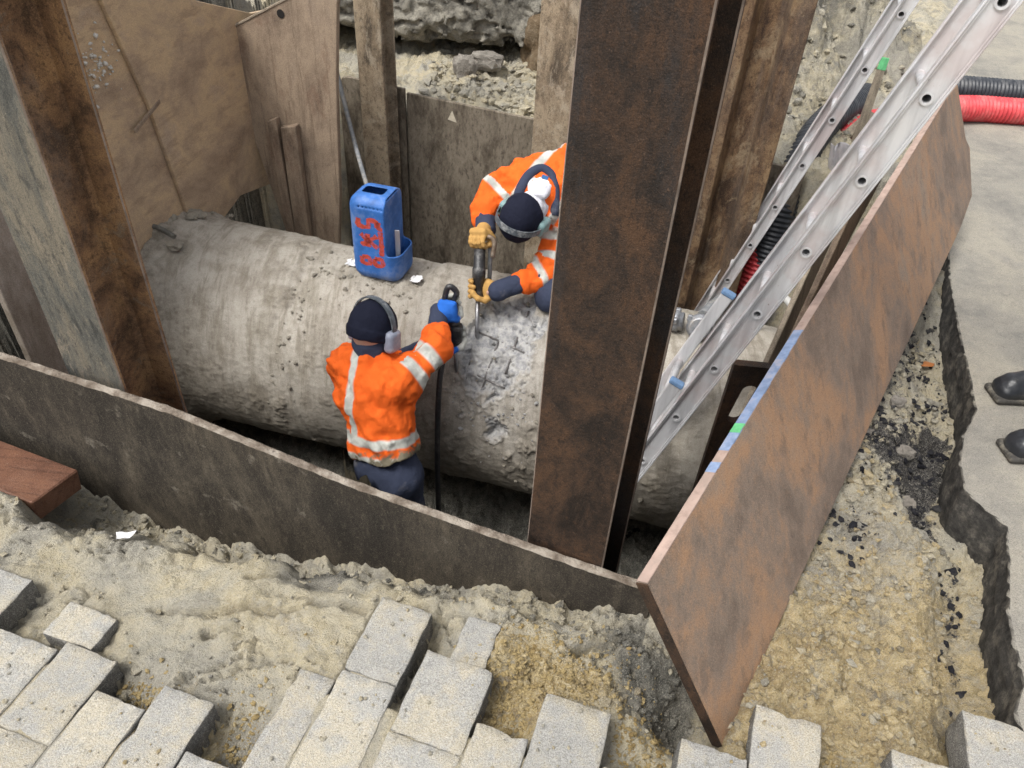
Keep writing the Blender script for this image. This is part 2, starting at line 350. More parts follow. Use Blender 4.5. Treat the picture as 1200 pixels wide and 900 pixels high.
def m_cloth(name, col, dirt=(.2, .17, .13), damt=.3, stripe=None, wr=26):
    b = MB(name, .85, .15); n1 = b.noise(9, 6, .65); n2 = b.noise(wr, 5, .6, None, .6); n3 = b.noise(400, 2)
    c = b.mix(b.step(n1, .35, .7), tuple(x * .82 for x in col), col)
    if stripe:
        s_ = b.step(b.math('ADD', b.attr('stripe'), .5), .497, .503); c = b.mix(s_, c, b.ramp(n1, [(.35, (.36, .36, .33)), (.6, (.56, .57, .52))]))
    mud = b.math('MULTIPLY', b.step(b.math('ADD', n2, b.math('SUBTRACT', b.attr('mud'), .5)), .5, .66), 1.) if stripe else b.math('MULTIPLY', b.step(n1, .56, .72), damt)
    c = b.mix(mud, c, b.mix(n1, dirt, tuple(x * 1.5 for x in dirt)))
    return b.done(c, b.math('ADD', n2, b.math('MULTIPLY', n3, .1)), .012, .45)
def m_plain(name, col, rough=.6, metal=0., var=.25, scale=30, spec=.4, bump=.002, dirt=None):
    b = MB(name, rough, spec, metal); n = b.noise(scale, 5, .65); c = b.mix(b.step(n, .35, .68), tuple(x * (1 - var) for x in col), tuple(min(1, x * (1 + var * .5)) for x in col))
    if dirt: c = b.mix(b.math('MULTIPLY', b.step(b.noise(scale * .5, 7, .75), .5, .66), .75), c, dirt)
    return b.done(c, b.noise(scale * 4, 4), bump, .5)
def m_road():
    b = MB('dusty_road', .9, .2); n1 = b.noise(1.3, 12, .68, None, .3); n2 = b.noise(17, 10, .75); n3 = b.noise(200, 5, .75)
    c = b.ramp(n1, [(.36, (.2, .192, .175)), (.47, (.29, .272, .235)), (.56, (.36, .33, .27)), (.66, (.26, .248, .225))]); c = b.mix(b.math('MULTIPLY', b.step(n2, .54, .64), .4), c, (.42, .385, .31)); c = b.mix(b.math('MULTIPLY', b.step(n2, .45, .36), .45), c, (.17, .16, .145))
    c = b.mix(b.math('MULTIPLY', b.step(n3, .44, .35), .6), c, (.1, .095, .09))
    n6 = b.noise(380, 3, .8); c = b.mix(b.math('MULTIPLY', b.step(n6, .47, .4), .5), c, (.1, .095, .085)); c = b.mix(b.math('MULTIPLY', b.step(n6, .54, .62), .3), c, (.5, .47, .4))
    geo = b.n.new('ShaderNodeNewGeometry'); nz = b.n.new('ShaderNodeSeparateXYZ'); b.L(geo.outputs['True Normal'], nz.inputs[0])
    side = b.step(nz.outputs[2], .75, .35)    # broken asphalt below the dusty skin
    c = b.mix(side, c, b.ramp(n2, [(.38, (.028, .027, .026)), (.52, (.07, .066, .06)), (.64, (.17, .155, .13))]))
    return b.done(c, b.math('ADD', n2, n3), .008, .7)
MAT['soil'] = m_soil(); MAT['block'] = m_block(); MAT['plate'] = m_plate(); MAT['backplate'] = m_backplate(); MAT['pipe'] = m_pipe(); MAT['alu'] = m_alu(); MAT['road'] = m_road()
MAT['clod_y'] = m_clod('sand_clod', [(.3, (.26, .185, .08)), (.5, (.42, .32, .155)), (.7, (.5, .41, .24))])
MAT['clod_g'] = m_clod('clay_clod', [(.3, (.09, .09, .08)), (.5, (.17, .165, .145)), (.7, (.28, .265, .225))])
MAT['clod_p'] = m_clod('dry_clod', [(.3, (.22, .2, .165)), (.5, (.34, .31, .255)), (.7, (.44, .4, .32))])
MAT['clod_k'] = m_clod('asphalt_crumb', [(.3, (.012, .012, .016)), (.5, (.03, .03, .036)), (.7, (.1, .097, .09))])
MAT['stone'] = m_clod('rubble_stone', [(.3, (.2, .185, .16)), (.5, (.33, .3, .26)), (.7, (.42, .39, .34))])
MAT['slab'] = m_clod('old_concrete', [(.36, (.12, .112, .095)), (.48, (.24, .225, .19)), (.6, (.36, .335, .28))])
MAT['rust_c'] = m_rust('dark_rusty_steel', (.015, .011, .009), (.038, .0235, .016), (.078, .042, .023), (.028, .027, .028), .7, .0, blue=.33, streak=.1)
MAT['rust_l'] = m_rust('orange_rusty_steel', (.1, .062, .04), (.25, .145, .082), (.43, .26, .13), (.25, .22, .195), 1.1, .05, blue=.15, streak=.05)
MAT['edge_highlight'] = m_plain('steel_edge_highlight', (.3, .24, .2), .6, .2, .5, 25, .4, .002, (.12, .075, .05))  # lighter bevel colour paints the highlight along the H beam flange edges
MAT['rust_g'] = m_rust('grey_green_steel', (.04, .042, .04), (.1, .1, .09), (.19, .165, .125), (.075, .088, .092), .35, .1, blue=.4)
MAT['rust_b'] = m_rust('mud_caked_steel', (.09, .07, .05), (.26, .2, .135), (.4, .32, .22), (.28, .25, .2), .6, .4, (.48, .41, .31), .2, .05)
MAT['rust_y'] = m_rust('yellow_brown_steel', (.045, .027, .018), (.135, .08, .045), (.27, .18, .1), (.12, .095, .078), .55, .25, (.33, .255, .165), .25, .05)
MAT['ply_r'] = m_ply('stained_panel', [(.13, .102, .083), (.22, .17, .134), (.36, .215, .125), (.27, .21, .162), (.22, .178, .143)], (.5, .5, .25), 30, .7, 3.)
MAT['ply_e'] = m_plain('panel_edge', (.42, .31, .26), .8, 0, .3, 40, .2, .002, (.25, .2, .17))
MAT['blue_paint'] = m_plain('blue_spray_paint', (.25, .33, .5), .7, 0, .3, 35, .3, .001, (.38, .33, .32))
MAT['green_paint'] = m_plain('green_spray_paint', (.14, .52, .22), .6, 0, .2, 50)
MAT['ply_l'] = m_ply('brown_plywood', [(.27, .195, .135), (.41, .305, .21), (.56, .41, .25), (.43, .33, .24), (.48, .35, .22)], (.3, .3, 1.), 14)
MAT['ply_w'] = m_ply('weathered_timber', [(.1, .07, .05), (.22, .165, .12), (.34, .26, .185), (.26, .2, .15), (.18, .11, .075)], (1, 1, .08), 30)
MAT['pale_sheet'] = m_ply('pale_muddy_sheet', [(.2, .16, .12), (.33, .28, .23), (.42, .365, .31), (.3, .25, .2), (.17, .135, .1)], (1, 1, .2), 10)
MAT['wood'] = m_ply('red_hardwood', [(.055, .026, .017), (.125, .058, .036), (.18, .085, .05), (.115, .056, .038), (.19, .1, .066)], (.06, 1, 1), 60, .5)
MAT['stake'] = m_ply('grey_stake_wood', [(.1, .08, .06), (.2, .165, .125), (.33, .28, .21), (.25, .21, .165), (.14, .11, .085)], (1, 1, .08), 40)
MAT['crust'] = m_clod('mud_rim', [(.35, (.16, .125, .095)), (.48, (.3, .25, .2)), (.6, (.48, .42, .35))])
MAT['mudcap'] = m_clod('dried_mud', [(.3, (.3, .24, .175)), (.5, (.43, .36, .275)), (.7, (.55, .48, .39))])

# ------------------------------------------------------------------ site geometry
PL = np.array([-1.444, 1.65]); T2 = np.array([.9612, -.2759]); N2 = np.array([.2759, .9612])          # near plate line
AX = np.array([math.cos(-.242), math.sin(-.242)]); NN = np.array([-AX[1], AX[0]]); P0 = np.array([0, 2.636]); PZ, PR = -.586, .456   # pipe
DP = np.array([.512, .831]); LP = np.array([.5218, .8531]); RP = np.array([.8531, -.5218])              # right panel foot
PB = np.array([-.5, 4.0]); FLOOR = -1.27
EU = np.array([math.cos(math.radians(-16)), math.sin(math.radians(-16))]); EV = np.array([-EU[1], EU[0]])
COLS = [(-1.80, -1.66, .80), (-1.65, -1.515, .70), (-1.51, -1.37, .722), (-1.366, -1.182, .595), (-1.178, -1.042, .617), (-1.038, -.913, .545), (-.909, -.784, .605),
        (-.78, -.665, .50), (-.66, -.573, .74), (-.569, -.438, .97), (-.434, -.416, .757), (-.412, -.25, .877), (-.246, -.13, .757), (-.126, .023, .872), (.03, .168, .757),
        (.172, .313, .872), (.317, .459, 1.003), (.465, .6, .86), (.604, .753, 1.0), (.759, .90, 1.147), (.905, 1.05, 1.14), (1.055, 1.2, 1.10), (1.205, 1.35, 1.2)]
ROAD = [(1.93, 3.16), (1.86, 3.02), (1.80, 2.86), (1.70, 2.55), (1.63, 2.3), (1.53, 1.95), (1.44, 1.83), (1.37, 1.70), (1.34, 1.58), (1.40, 1.45), (1.35, 1.33), (1.27, 1.15), (1.22, .97), (1.17, .9), (1.16, .75), (1.2, .3), (1.2, -2)]
CRACKS = [[(-.82, 1.03), (-.69, 1.03), (-.59, 1.05), (-.5, 1.045), (-.4, 1.07), (-.32, 1.06)], [(-.67, .975), (-.61, .982)], [(.19, 1.01), (.33, 1.07), (.39, 1.03)], [(-.62, 1.13), (-.53, 1.16)]]
def road_edge_x(y):
    r = np.array(ROAD[::-1]); return np.interp(y, r[:, 1], r[:, 0])
def ground_h(x, y, full=True):
    P = np.stack([x, y], -1); s = (P - PL) @ T2; d = (P - PL) @ N2; e = (P - DP) @ RP; k = (P - DP) @ LP; a = (P - P0) @ AX; bk = (P - PB) @ NN
    u = P @ EU; v = P @ EV
    lump = fbm(x * 6, y * 6, 1.3, 5, .55); fine = fbm(x * 28, y * 28, 4.1, 4, .55); crk = np.abs(fbm(x * 3.5 + .3 * lump, y * 7 + .4 * lump, 7.7, 3))
    mic = fbm(x * 75, y * 75, 6.3, 2); patch = sst(-.1, .3, fbm(x * 4, y * 4, 8.8, 3)); h = -.035 + .016 * lump + .006 * fine + .0035 * mic + patch * (.02 * clumps(x, y, 15) + .011 * clumps(x, y, 42, 5)) + .005 * clumps(x, y, 60, 6) - .03 * np.exp(-(crk / .022) ** 2) * sst(.0, .2, fbm(x * 2, y * 2, 3.3, 2))
    h = h + .022 * np.exp(-((u + .62) ** 2 / .02 + (v - .83) ** 2 / .02)) + .012 * np.exp(-((u + 1.) ** 2 / .08 + (v - .95) ** 2 / .03))
    for cr in CRACKS:
        dm = np.full(x.shape, 9.); wob = .012 * fbm(x * 14, y * 14, 2.9, 3)
        for (p0, p1) in zip(cr[:-1], cr[1:]):
            p0 = np.array(p0); p1 = np.array(p1); t = np.clip(((P - p0) @ (p1 - p0)) / ((p1 - p0) @ (p1 - p0)), 0, 1); dm = np.minimum(dm, np.hypot(*np.moveaxis(P - p0 - t[..., None] * (p1 - p0), -1, 0)))
        h = h - .05 * np.exp(-((dm + wob) / .0085) ** 2) + .008 * np.exp(-(dm / .05) ** 2)
    # gully along the sheet
    zp = np.interp(s, [-1.5, .07, .41, .72, 1.02, 1.44, 1.9, 2.2], [-.28, -.3, -.375, -.335, -.28, -.175, -.07, -.1])
    wd = np.interp(s, [0, .3, .8, 1.2, 1.9], [.34, .33, .26, .2, .12]) * (1 + .35 * fbm(x * 5, y * 5, 9.1, 3))
    w = sst(wd, wd * .25, -d); h = h * (1 - w) + (zp + .028 * lump + .012 * fine + .045 * clumps(x, y, 9, 3) + .018 * clumps(x, y, 26, 4)) * w
    # loose clay crumbling into the hole under the leaning panel
    q = np.exp(-(((x - .49) ** 2) / .016 + ((y - .9) ** 2) / .012)); h = h - .24 * q * sst(.05, -.03, e)
    q2 = np.exp(-(((x - .3) ** 2) / .02 + ((y - .95) ** 2) / .02)); h = h - .05 * q2 + q2 * (.04 * clumps(x, y, 11, 7) + .022 * clumps(x, y, 28, 8))
    # right strip between the panel and the broken road edge
    r = sst(-.02, .06, e); rough = .02 * np.abs(fbm(x * 7, y * 7, 2.2, 4, .6)) + .008 * fine + .006 * mic + .032 * clumps(x, y, 10, 1) * sst(-.3, .4, fbm(x * 3, y * 3, 1.1, 2)) + .02 * clumps(x, y, 27, 2) + .012 * clumps(x, y, 58, 9)
    deep = np.interp(k, [-1, .1, .6, 1.3, 2.2, 2.8], [-.07, -.075, -.085, -.1, -.085, -.04]); h = h * (1 - r) + (deep + rough + .02 * lump) * r
    edge = road_edge_x(y) - x; h = h - (.025 * np.exp(-((edge - .09) / .06) ** 2) + .1 * sst(.24, .03, edge) * sst(2.5, 2.1, k)) * r
    # bed under the paving
    tip = np.full(x.shape, -9.)
    for (u0, u1, vt) in COLS: tip = np.where((u > u0 - .004) & (u < u1 + .004), vt, tip)
    tipmax = np.maximum(tip, -9); inb = sst(.012, -.004, v - tipmax); h = h * (1 - inb) + np.minimum(h, -.03) * inb
    tj = np.full(x.shape, 9.)
    for (u0, u1, vt) in COLS:
        tj = np.where((u > u0 - .02) & (u < u1 + .02), np.minimum(tj, vt), tj)
    fill = sst(-.02, -.035, v - tj) * (tj < 9); h = h * (1 - fill) + (-.0035 + .0006 * fine) * fill
    for (ca_, cb_) in zip(COLS[:-1], COLS[1:]):
        if cb_[2] < ca_[2] - .03: h = h - .045 * np.exp(-np.clip(u - ca_[1], 0, 1) / .05) * (u > ca_[1] - .004) * (u < cb_[1] + .01) * sst(cb_[2] - .03, cb_[2] + .03, v) * sst(ca_[2] + .04, ca_[2] - .02, v)
    for (cu, cv, ru, rv, dz) in [(-.975, .53, .05, .05, .06), (-.72, .52, .05, .1, .075), (-.19, .82, .055, .085, .045), (-.39, .86, .03, .1, .05), (-.42, .9, .03, .06, .03), (.1, .8, .08, .06, .05), (-1.27, .64, .06, .05, .03), (.53, .92, .07, .05, .02)]:
        h = h - dz * np.exp(-(((u - cu) / ru) ** 2 + ((v - cv) / rv) ** 2))
    if full:
        # far side: bench behind the back sheets, bank rising to the old road
        bench = .06 + .03 * lump + .015 * fine + .45 * sst(.95 + 1.3 * (x < .35), 1.7 + 1.3 * (x < .35), bk) * sst(2.9, 1.6, x) * (1 + .25 * lump)
        heap = .5 * np.exp(-(((x - 1.55) / .55) ** 2 + ((y - 5.3) / .8) ** 2)) * (1 + .35 * lump + .03 * fine); bench = bench + heap + .04 * clumps(x, y, 6, 2) + .02 * clumps(x, y, 17, 4) + .1 * np.exp(-(((x - 1.0) / .6) ** 2 + ((y - 4.4) / .5) ** 2))
        fl = np.minimum(.0, -.012 + .006 * lump); roadside = sst(-.1, .12, x - (1.95 + .42 * (y - 3.4)))
        bench = bench * (1 - roadside) + (-.03 + .01 * lump) * roadside
        h = np.where((bk > .035) & (d > 0), bench, h)
        left = (a <= -1.95) & (d > .0); h = np.where(left & (bk < 0), .55 + .1 * lump, h)
        h = np.where(left & (bk >= 0), .5 + .12 * lump, h)
        far = (e > 0) & (y > 3.2) & (bk < 0); h = np.where(far, -.03 + .01 * lump, h)
        pit = (d > .045) & (e < -.16) & (bk <= .035) & (a > -1.95); h = np.where(pit, FLOOR + .05 * lump + .03 * fine, h)
        out = (x > road_edge_x(y) + .06) & (e > 0); h = np.where(out, -.14, h)
    return h
def zone_at(x, y):
    P = np.stack([x, y], -1); s = (P - PL) @ T2; d = (P - PL) @ N2; e = (P - DP) @ RP; k = (P - DP) @ LP; bk = (P - PB) @ NN; u = P @ EU; v = P @ EV
    g = lambda cx, cy, rx, ry: np.exp(-(((x - cx) / rx) ** 2 + ((y - cy) / ry) ** 2))
    yel = .13 + .16 * g(-.75, 1.12, .35, .14) + .14 * g(-.35, .98, .3, .1) + .75 * g(.05, .9, .1, .14) + .55 * g(.22, .93, .1, .05) + .6 * g(-.68, .73, .12, .12)
    yel = np.where(e > 0, .36 * sst(1.7, .7, k) + .14 * sst(1.1, .5, k) + .14 * g(.85, .95, .3, .25), yel)
    yel = np.where(e > 0, yel, yel * sst(.02, -.12, d)); yel = np.where((bk > 0) & (d > 0), .02, yel)
    gry = .85 * g(.4, .95, .14, .14) * (e < .02) + .45 * sst(.2, .05, -d) * (d < 0) * (s < 1.9) * .8 + .55 * g(-.5, 1.22, .3, .06) + .35 * g(-.78, .83, .2, .07)
    gry = np.where(e > 0, .17 + .14 * sst(.5, 1.2, k) + .25 * sst(.05, .0, e), gry); gry = np.where((d > .02) & (e < 0), .9, gry); gry = np.where((bk > 0) & (d > 0), .16 + .22 * sst(.4, 1.2, x) + .2 * g(1.55, 5.2, .6, .7), gry)
    edge = road_edge_x(y) - x
    blk = np.where(e > 0, .37 * sst(.9, 1.3, k) * sst(2.9, 2.3, k) + .45 * np.exp(-((edge - .07) / .045) ** 2) * (k < 1.5) + .45 * g(1.02, 1.47, .1, .08) + .3 * g(1.3, 1.8, .15, .15), 0)
    blk = np.where((d > .04) & (e < -.1) & (bk < .03), .3, blk)
    return np.stack([np.clip(yel, 0, 1), np.clip(blk, 0, 1), np.clip(gry, 0, 1)], -1)

# ground: one sheet, fine where it is near, out to the horizon
xs = np.r_[-80, -40, -20, -10, -6, -4, np.arange(-3, -1.75, .05), np.arange(-1.75, 2.0, .0075), np.arange(2.0, 3.6, .03), 4, 5, 7, 10, 20, 40, 80]
ys = np.r_[-60, -30, -12, -5, -2, -.6, np.arange(0, .5, .05), np.arange(.5, 2.0, .0068), np.arange(2.0, 3.4, .02), np.arange(3.4, 6.4, .022), np.arange(6.5, 9, .2), 10, 14, 20, 40, 90, 160]
GX, GY = np.meshgrid(xs, ys, indexing='ij'); GH = ground_h(GX.ravel(), GY.ravel())
nx, ny = len(xs), len(ys); I = np.arange(nx * ny).reshape(nx, ny)
me = npmesh('ground', np.stack([GX.ravel(), GY.ravel(), GH], -1), np.stack([I[:-1, :-1].ravel(), I[1:, :-1].ravel(), I[1:, 1:].ravel(), I[:-1, 1:].ravel()], 1))
attr(me, 'zone', zone_at(GX.ravel(), GY.ravel()))
ground = tag(link('ground', me, MAT['soil'], base=(0, 0, 0)), kind='structure')

# road slab on the right with a broken edge
def road():
    ed = []
    for (p, q) in zip(ROAD[:-1], ROAD[1:]):
        n = max(2, int(np.hypot(q[0] - p[0], q[1] - p[1]) / .012))
        for t in np.linspace(0, 1, n, endpoint=False): ed.append((p[0] + (q[0] - p[0]) * t, p[1] + (q[1] - p[1]) * t))
    ed = np.array(ed); q_ = np.arange(len(ed)) * .012; j = fbm(q_ * 4, q_ * 0, 2.5, 4, .55) * .007; ed = ed + np.stack([j, j * .2], -1)
    back = np.array([(1.96, 3.24), (2.05, 3.6), (2.3, 4.4), (2.9, 5.9), (3.6, 7.5), (6, 13), (30, 70)]); bb = []
    for p, q in zip(back[:-1], back[1:]):
        n = max(2, int(np.hypot(*(q - p)) / (.05 if p[1] < 7 else 3)))
        for t in np.linspace(0, 1, n, endpoint=False): bb.append(p + (q - p) * t)
    bb = np.array(bb); jj = fbm(bb[:, 0] * 4, bb[:, 1] * 4, 6.1, 4) * .08; bb[:, 0] += jj
    line = np.vstack([bb[::-1], ed]); n = len(line)
    offs = np.r_[0, np.array([.006, .015, .03, .05, .08, .12, .17, .24, .32, .42, .55, .7, .9, 1.2, 1.6, 2.2, 3, 5, 9, 20, 60])]
    V = []; A = []
    dz = fbm(line[:, 0] * 20, line[:, 1] * 20, 1., 3)
    for z, o in ((-.34, .03), (-.22, .01), (-.16, .006), (-.12, .002), (-.095, .005), (-.075, .0), (-.055, .003), (-.038, .0), (-.022, .003), (-.01, .0)):
        V.append(np.stack([line[:, 0] + o + .005 * fbm(line[:, 0] * 40, line[:, 1] * 40, z * 34, 4, .65), line[:, 1], np.full(n, z)], -1))
    for o in offs:
        X = line[:, 0] + .004 + o; Y = line[:, 1]; Z = -.004 * (o < .01) + .005 * fbm(X * 3, Y * 3, 2, 4) + .0022 * fbm(X * 25, Y * 25, 3, 3); V.append(np.stack([X, Y, Z], -1))
    m = len(V); V = np.vstack(V); J = np.arange(m * n).reshape(m, n)
    return npmesh('road', V, np.stack([J[:-1, :-1].ravel(), J[:-1, 1:].ravel(), J[1:, 1:].ravel(), J[1:, :-1].ravel()], 1))
rm = road()
tag(link('road', rm, MAT['road'], base=(2, 2, 0)), kind='structure')

# ------------------------------------------------------------------ paving blocks (children of the pavement)
pav_bm = box_bm(4.2, 1.6, .05, 0); bmesh.ops.transform(pav_bm, matrix=Matrix.Translation((0, -.55, -.2)), verts=pav_bm.verts)
pavement = tag(link('pavement', bmm('pavement_bed', pav_bm), MAT['clod_y']), kind='structure')
def block_mesh(w, l, t=.1):
    bm = bmesh.new(); bmesh.ops.create_cube(bm, size=1)
    bmesh.ops.subdivide_edges(bm, edges=bm.edges[:], cuts=9, use_grid_fill=True)
    sx = random.uniform(0, 50)
    for v in bm.verts: v.co = Vector((v.co.x * w, v.co.y * l, v.co.z * t))
    sharp = [e for e in bm.edges if len(e.link_faces) == 2 and e.calc_face_angle(0) > .5]
    bmesh.ops.bevel(bm, geom=sharp, offset=.0022, segments=1, affect='EDGES')
    V = np.array([v.co[:] for v in bm.verts]); nn_ = fbm(V[:, 0] * 30 + sx, V[:, 1] * 30, V[:, 2] * 30, 3, .6)
    edge = np.maximum(np.abs(V[:, 0]) / w, np.abs(V[:, 1]) / l) > .47
    for v, k, e in zip(bm.verts, nn_, edge): v.co += v.normal * (min(k, .15) * (.006 if e else .002))
    return smooth_angle(bmm('paving_block', bm), 50)
def put_block(u, v, w, l, z=0., tilt=.003, rz=0.):
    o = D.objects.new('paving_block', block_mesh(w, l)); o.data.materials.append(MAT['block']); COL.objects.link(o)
    p = EU * u + EV * v; o.parent = pavement
    o.location = Vector((p[0], p[1], z - .05)) - WORLD['pavement']; o.rotation_euler = (random.gauss(0, tilt), random.gauss(0, tilt), math.radians(-16) + random.gauss(0, .005) + rz)
nb = 0
for (u0, u1, vt) in COLS:
    w = u1 - u0
    if w < .05: continue
    v = vt; first = True
    while v > -.05:
        l = .27 if not first else (.27 if random.random() < .75 else .2)
        c = EU * ((u0 + u1) / 2) + EV * (v - l / 2)
        if c[1] > -.1 and abs(c[0]) < 1.9: put_block((u0 + u1) / 2, v - l / 2, w - .0008, l - .0008, random.gauss(.0, .0008) )
        v -= l; first = False
put_block(-1.183, .663, .134, .088, -.004); put_block(-.318, .945, .085, .125, -.022)

# ------------------------------------------------------------------ loose crumbs and clods
def ico(sub):
    bm = bmesh.new(); bmesh.ops.create_icosphere(bm, subdivisions=sub, radius=1); bm.verts.ensure_lookup_table()
    V = np.array([v.co[:] for v in bm.verts]); F = np.array([[v.index for v in f.verts] for f in bm.faces]); bm.free(); return V, F
ICO = {s: ico(s) for s in (1, 2, 3)}
def scatter(name, pts, sizes, mat, sub=1, sink=.25, smooth=False, parent=None, flat=.7, rough=.28, zone=False):
    V0, F0 = ICO[sub]; n = len(pts); pts = np.asarray(pts); sizes = np.asarray(sizes)
    Vn = V0[None].repeat(n, 0) * (1 + RNG.normal(0, rough, (n, len(V0), 1)).clip(-.5, .6) * (.8 if sub > 1 else 1))
    Vn = Vn * RNG.uniform(.65, 1.3, (n, 1, 3)); Vn[..., 2] *= flat
    th = RNG.uniform(0, 6.28, n); ca, sa = np.cos(th)[:, None], np.sin(th)[:, None]
    X = Vn[..., 0] * ca - Vn[..., 1] * sa; Y = Vn[..., 0] * sa + Vn[..., 1] * ca
    Vn = np.stack([X, Y, Vn[..., 2]], -1) * sizes[:, None, None] + pts[:, None, :]; Vn[..., 2] += (sizes * (.55 - sink))[:, None]
    F = (F0[None] + (np.arange(n) * len(V0))[:, None, None]).reshape(-1, 3)
    me = npmesh(name, Vn.reshape(-1, 3), F, smooth)
    if zone:
        zc = np.clip(zone_at(pts[:, 0], pts[:, 1]) + RNG.normal(0, .16, (n, 3)) * np.array([1, .3, 1]), 0, 1); attr(me, 'zone', np.repeat(zc, len(V0), 0))
    return tag(link(name, me, mat, parent), kind='stuff')
def spots(n, fn, hf=ground_h, keep=None):
    xy = fn(n); z = hf(xy[:, 0], xy[:, 1]); return np.c_[xy, z]
def boxpts(x0, x1, y0, y1): return lambda n: np.c_[RNG.uniform(x0, x1, n), RNG.uniform(y0, y1, n)]
def clear_blocks(p):
    u = p[:, :2] @ EU; v = p[:, :2] @ EV; ok = np.ones(len(p), bool)
    for (u0, u1, vt) in COLS: ok &= ~((u > u0 - .012) & (u < u1 + .012) & (v < vt + .012))
    return ok
def sz(n, lo, hi, p=2.2): return lo + (hi - lo) * RNG.random(n) ** p
p = spots(42000, boxpts(.5, 1.75, .7, 3.0)); e = (p[:, :2] - DP) @ RP; k = (p[:, :2] - DP) @ LP; cl_ = fbm(p[:, 0] * 9, p[:, 1] * 9, 5.5, 3); ok = (e > .01) & (p[:, 0] < road_edge_x(p[:, 1]) - .0) & clear_blocks(p) & (RNG.random(len(p)) < .55 + cl_); p = p[ok]; k = k[ok]
zz = zone_at(p[:, 0], p[:, 1]); isk = RNG.random(len(p)) < zz[:, 1]; isy = (~isk) & (k < .95); isg = ~(isk | isy)
for nm_, ms_, hi_, lb_, ct_ in (('sand_crumbs', isy, .012, 'loose yellow sand crumbs lying along the leaning panel', 'sand'), ('asphalt_crumbs', isk, .014, 'black asphalt crumbs strewn along the broken road edge', 'rubble'), ('gravel_crumbs', isg, .016, 'pale grey gravel between leaning panel and road edge', 'gravel')):
    tag(scatter(nm_, p[ms_], sz(ms_.sum(), .0013, hi_, 4.), MAT['clod_k'] if nm_ == 'asphalt_crumbs' else MAT['soil'], 1, .4, False, None, .8, .3, True), lb_, ct_)
p = spots(16000, boxpts(-1.6, .6, .6, 1.66)); e = (p[:, :2] - DP) @ RP; d = (p[:, :2] - PL) @ N2
band_ = RNG.random(len(p)) < np.clip(.1 + np.exp(-(d / .13) ** 2) * .9 + np.exp(-(((p[:, 0] - .36) / .16) ** 2 + ((p[:, 1] - .95) / .12) ** 2)) * 1., 0, 1)
ok = (e < -.01) & (d < -.01) & clear_blocks(p) & band_; p = p[ok]; zz = zone_at(p[:, 0], p[:, 1]); r = RNG.random(len(p)); g_ = r < zz[:, 2] * .9
tag(scatter('clay_clods', p[g_], sz(g_.sum(), .002, .015, 3), MAT['soil'], 1, .4, False, None, .8, .3, True), 'grey clay clods crumbled at the foot of the steel sheet', 'clay')
tag(scatter('earth_clods', p[~g_], sz((~g_).sum(), .0015, .009, 3.2), MAT['soil'], 1, .4, False, None, .8, .3, True), 'pale dry earth clods scattered on the trodden soil', 'soil')
def uvpts(n):
    cs_ = [(-.19, .83, .05, .06), (-.19, .93, .06, .06), (-.05, .97, .09, .05), (-.72, .52, .045, .08), (.1, .85, .07, .05), (.52, .93, .06, .06), (-.97, .56, .05, .03)]
    out = []
    for i in range(n):
        c = random.choice(cs_); u = random.gauss(c[0], c[2]); v = random.gauss(c[1], c[3]); out.append(EU * u + EV * v)
    return np.array(out)
p = spots(6500, uvpts); p = p[clear_blocks(p)]; tag(scatter('bedding_sand', p, sz(len(p), .0012, .007, 4.5), MAT['clod_y'], 1, .35, False), 'lumpy yellow bedding sand in the gaps between paving blocks', 'sand')

p = boxpts(-1.7, 1.4, .35, 1.15)(9000); u_ = p @ EU; v_ = p @ EV; ok = np.zeros(len(p), bool)
for (u0, u1, vt) in COLS: ok |= (u_ > u0 + .01) & (u_ < u1 - .01) & (v_ < vt - .01)
ok &= (RNG.random(len(p)) < .35 + .8 * fbm(p[:, 0] * 6, p[:, 1] * 6, 2., 3)); p = np.c_[p[ok], np.full(ok.sum(), .0015)]
tag(scatter('dust_crumbs', p, sz(len(p), .0008, .006, 4), MAT['soil'], 1, .3, False, None, .7, .3, True), 'tiny earth crumbs sprinkled over the paving blocks', 'soil')

# ------------------------------------------------------------------ steel sheets and plywood round the pit
def v3(p2, z): return Vector((p2[0], p2[1], z))
def sheet(name, pts, thick, dirv, mat, label, cat='steel sheet', group=None, bev=.003):
    return tag(link(name, bmm(name, prism(pts, thick, dirv, bev)), mat), label, cat, group)
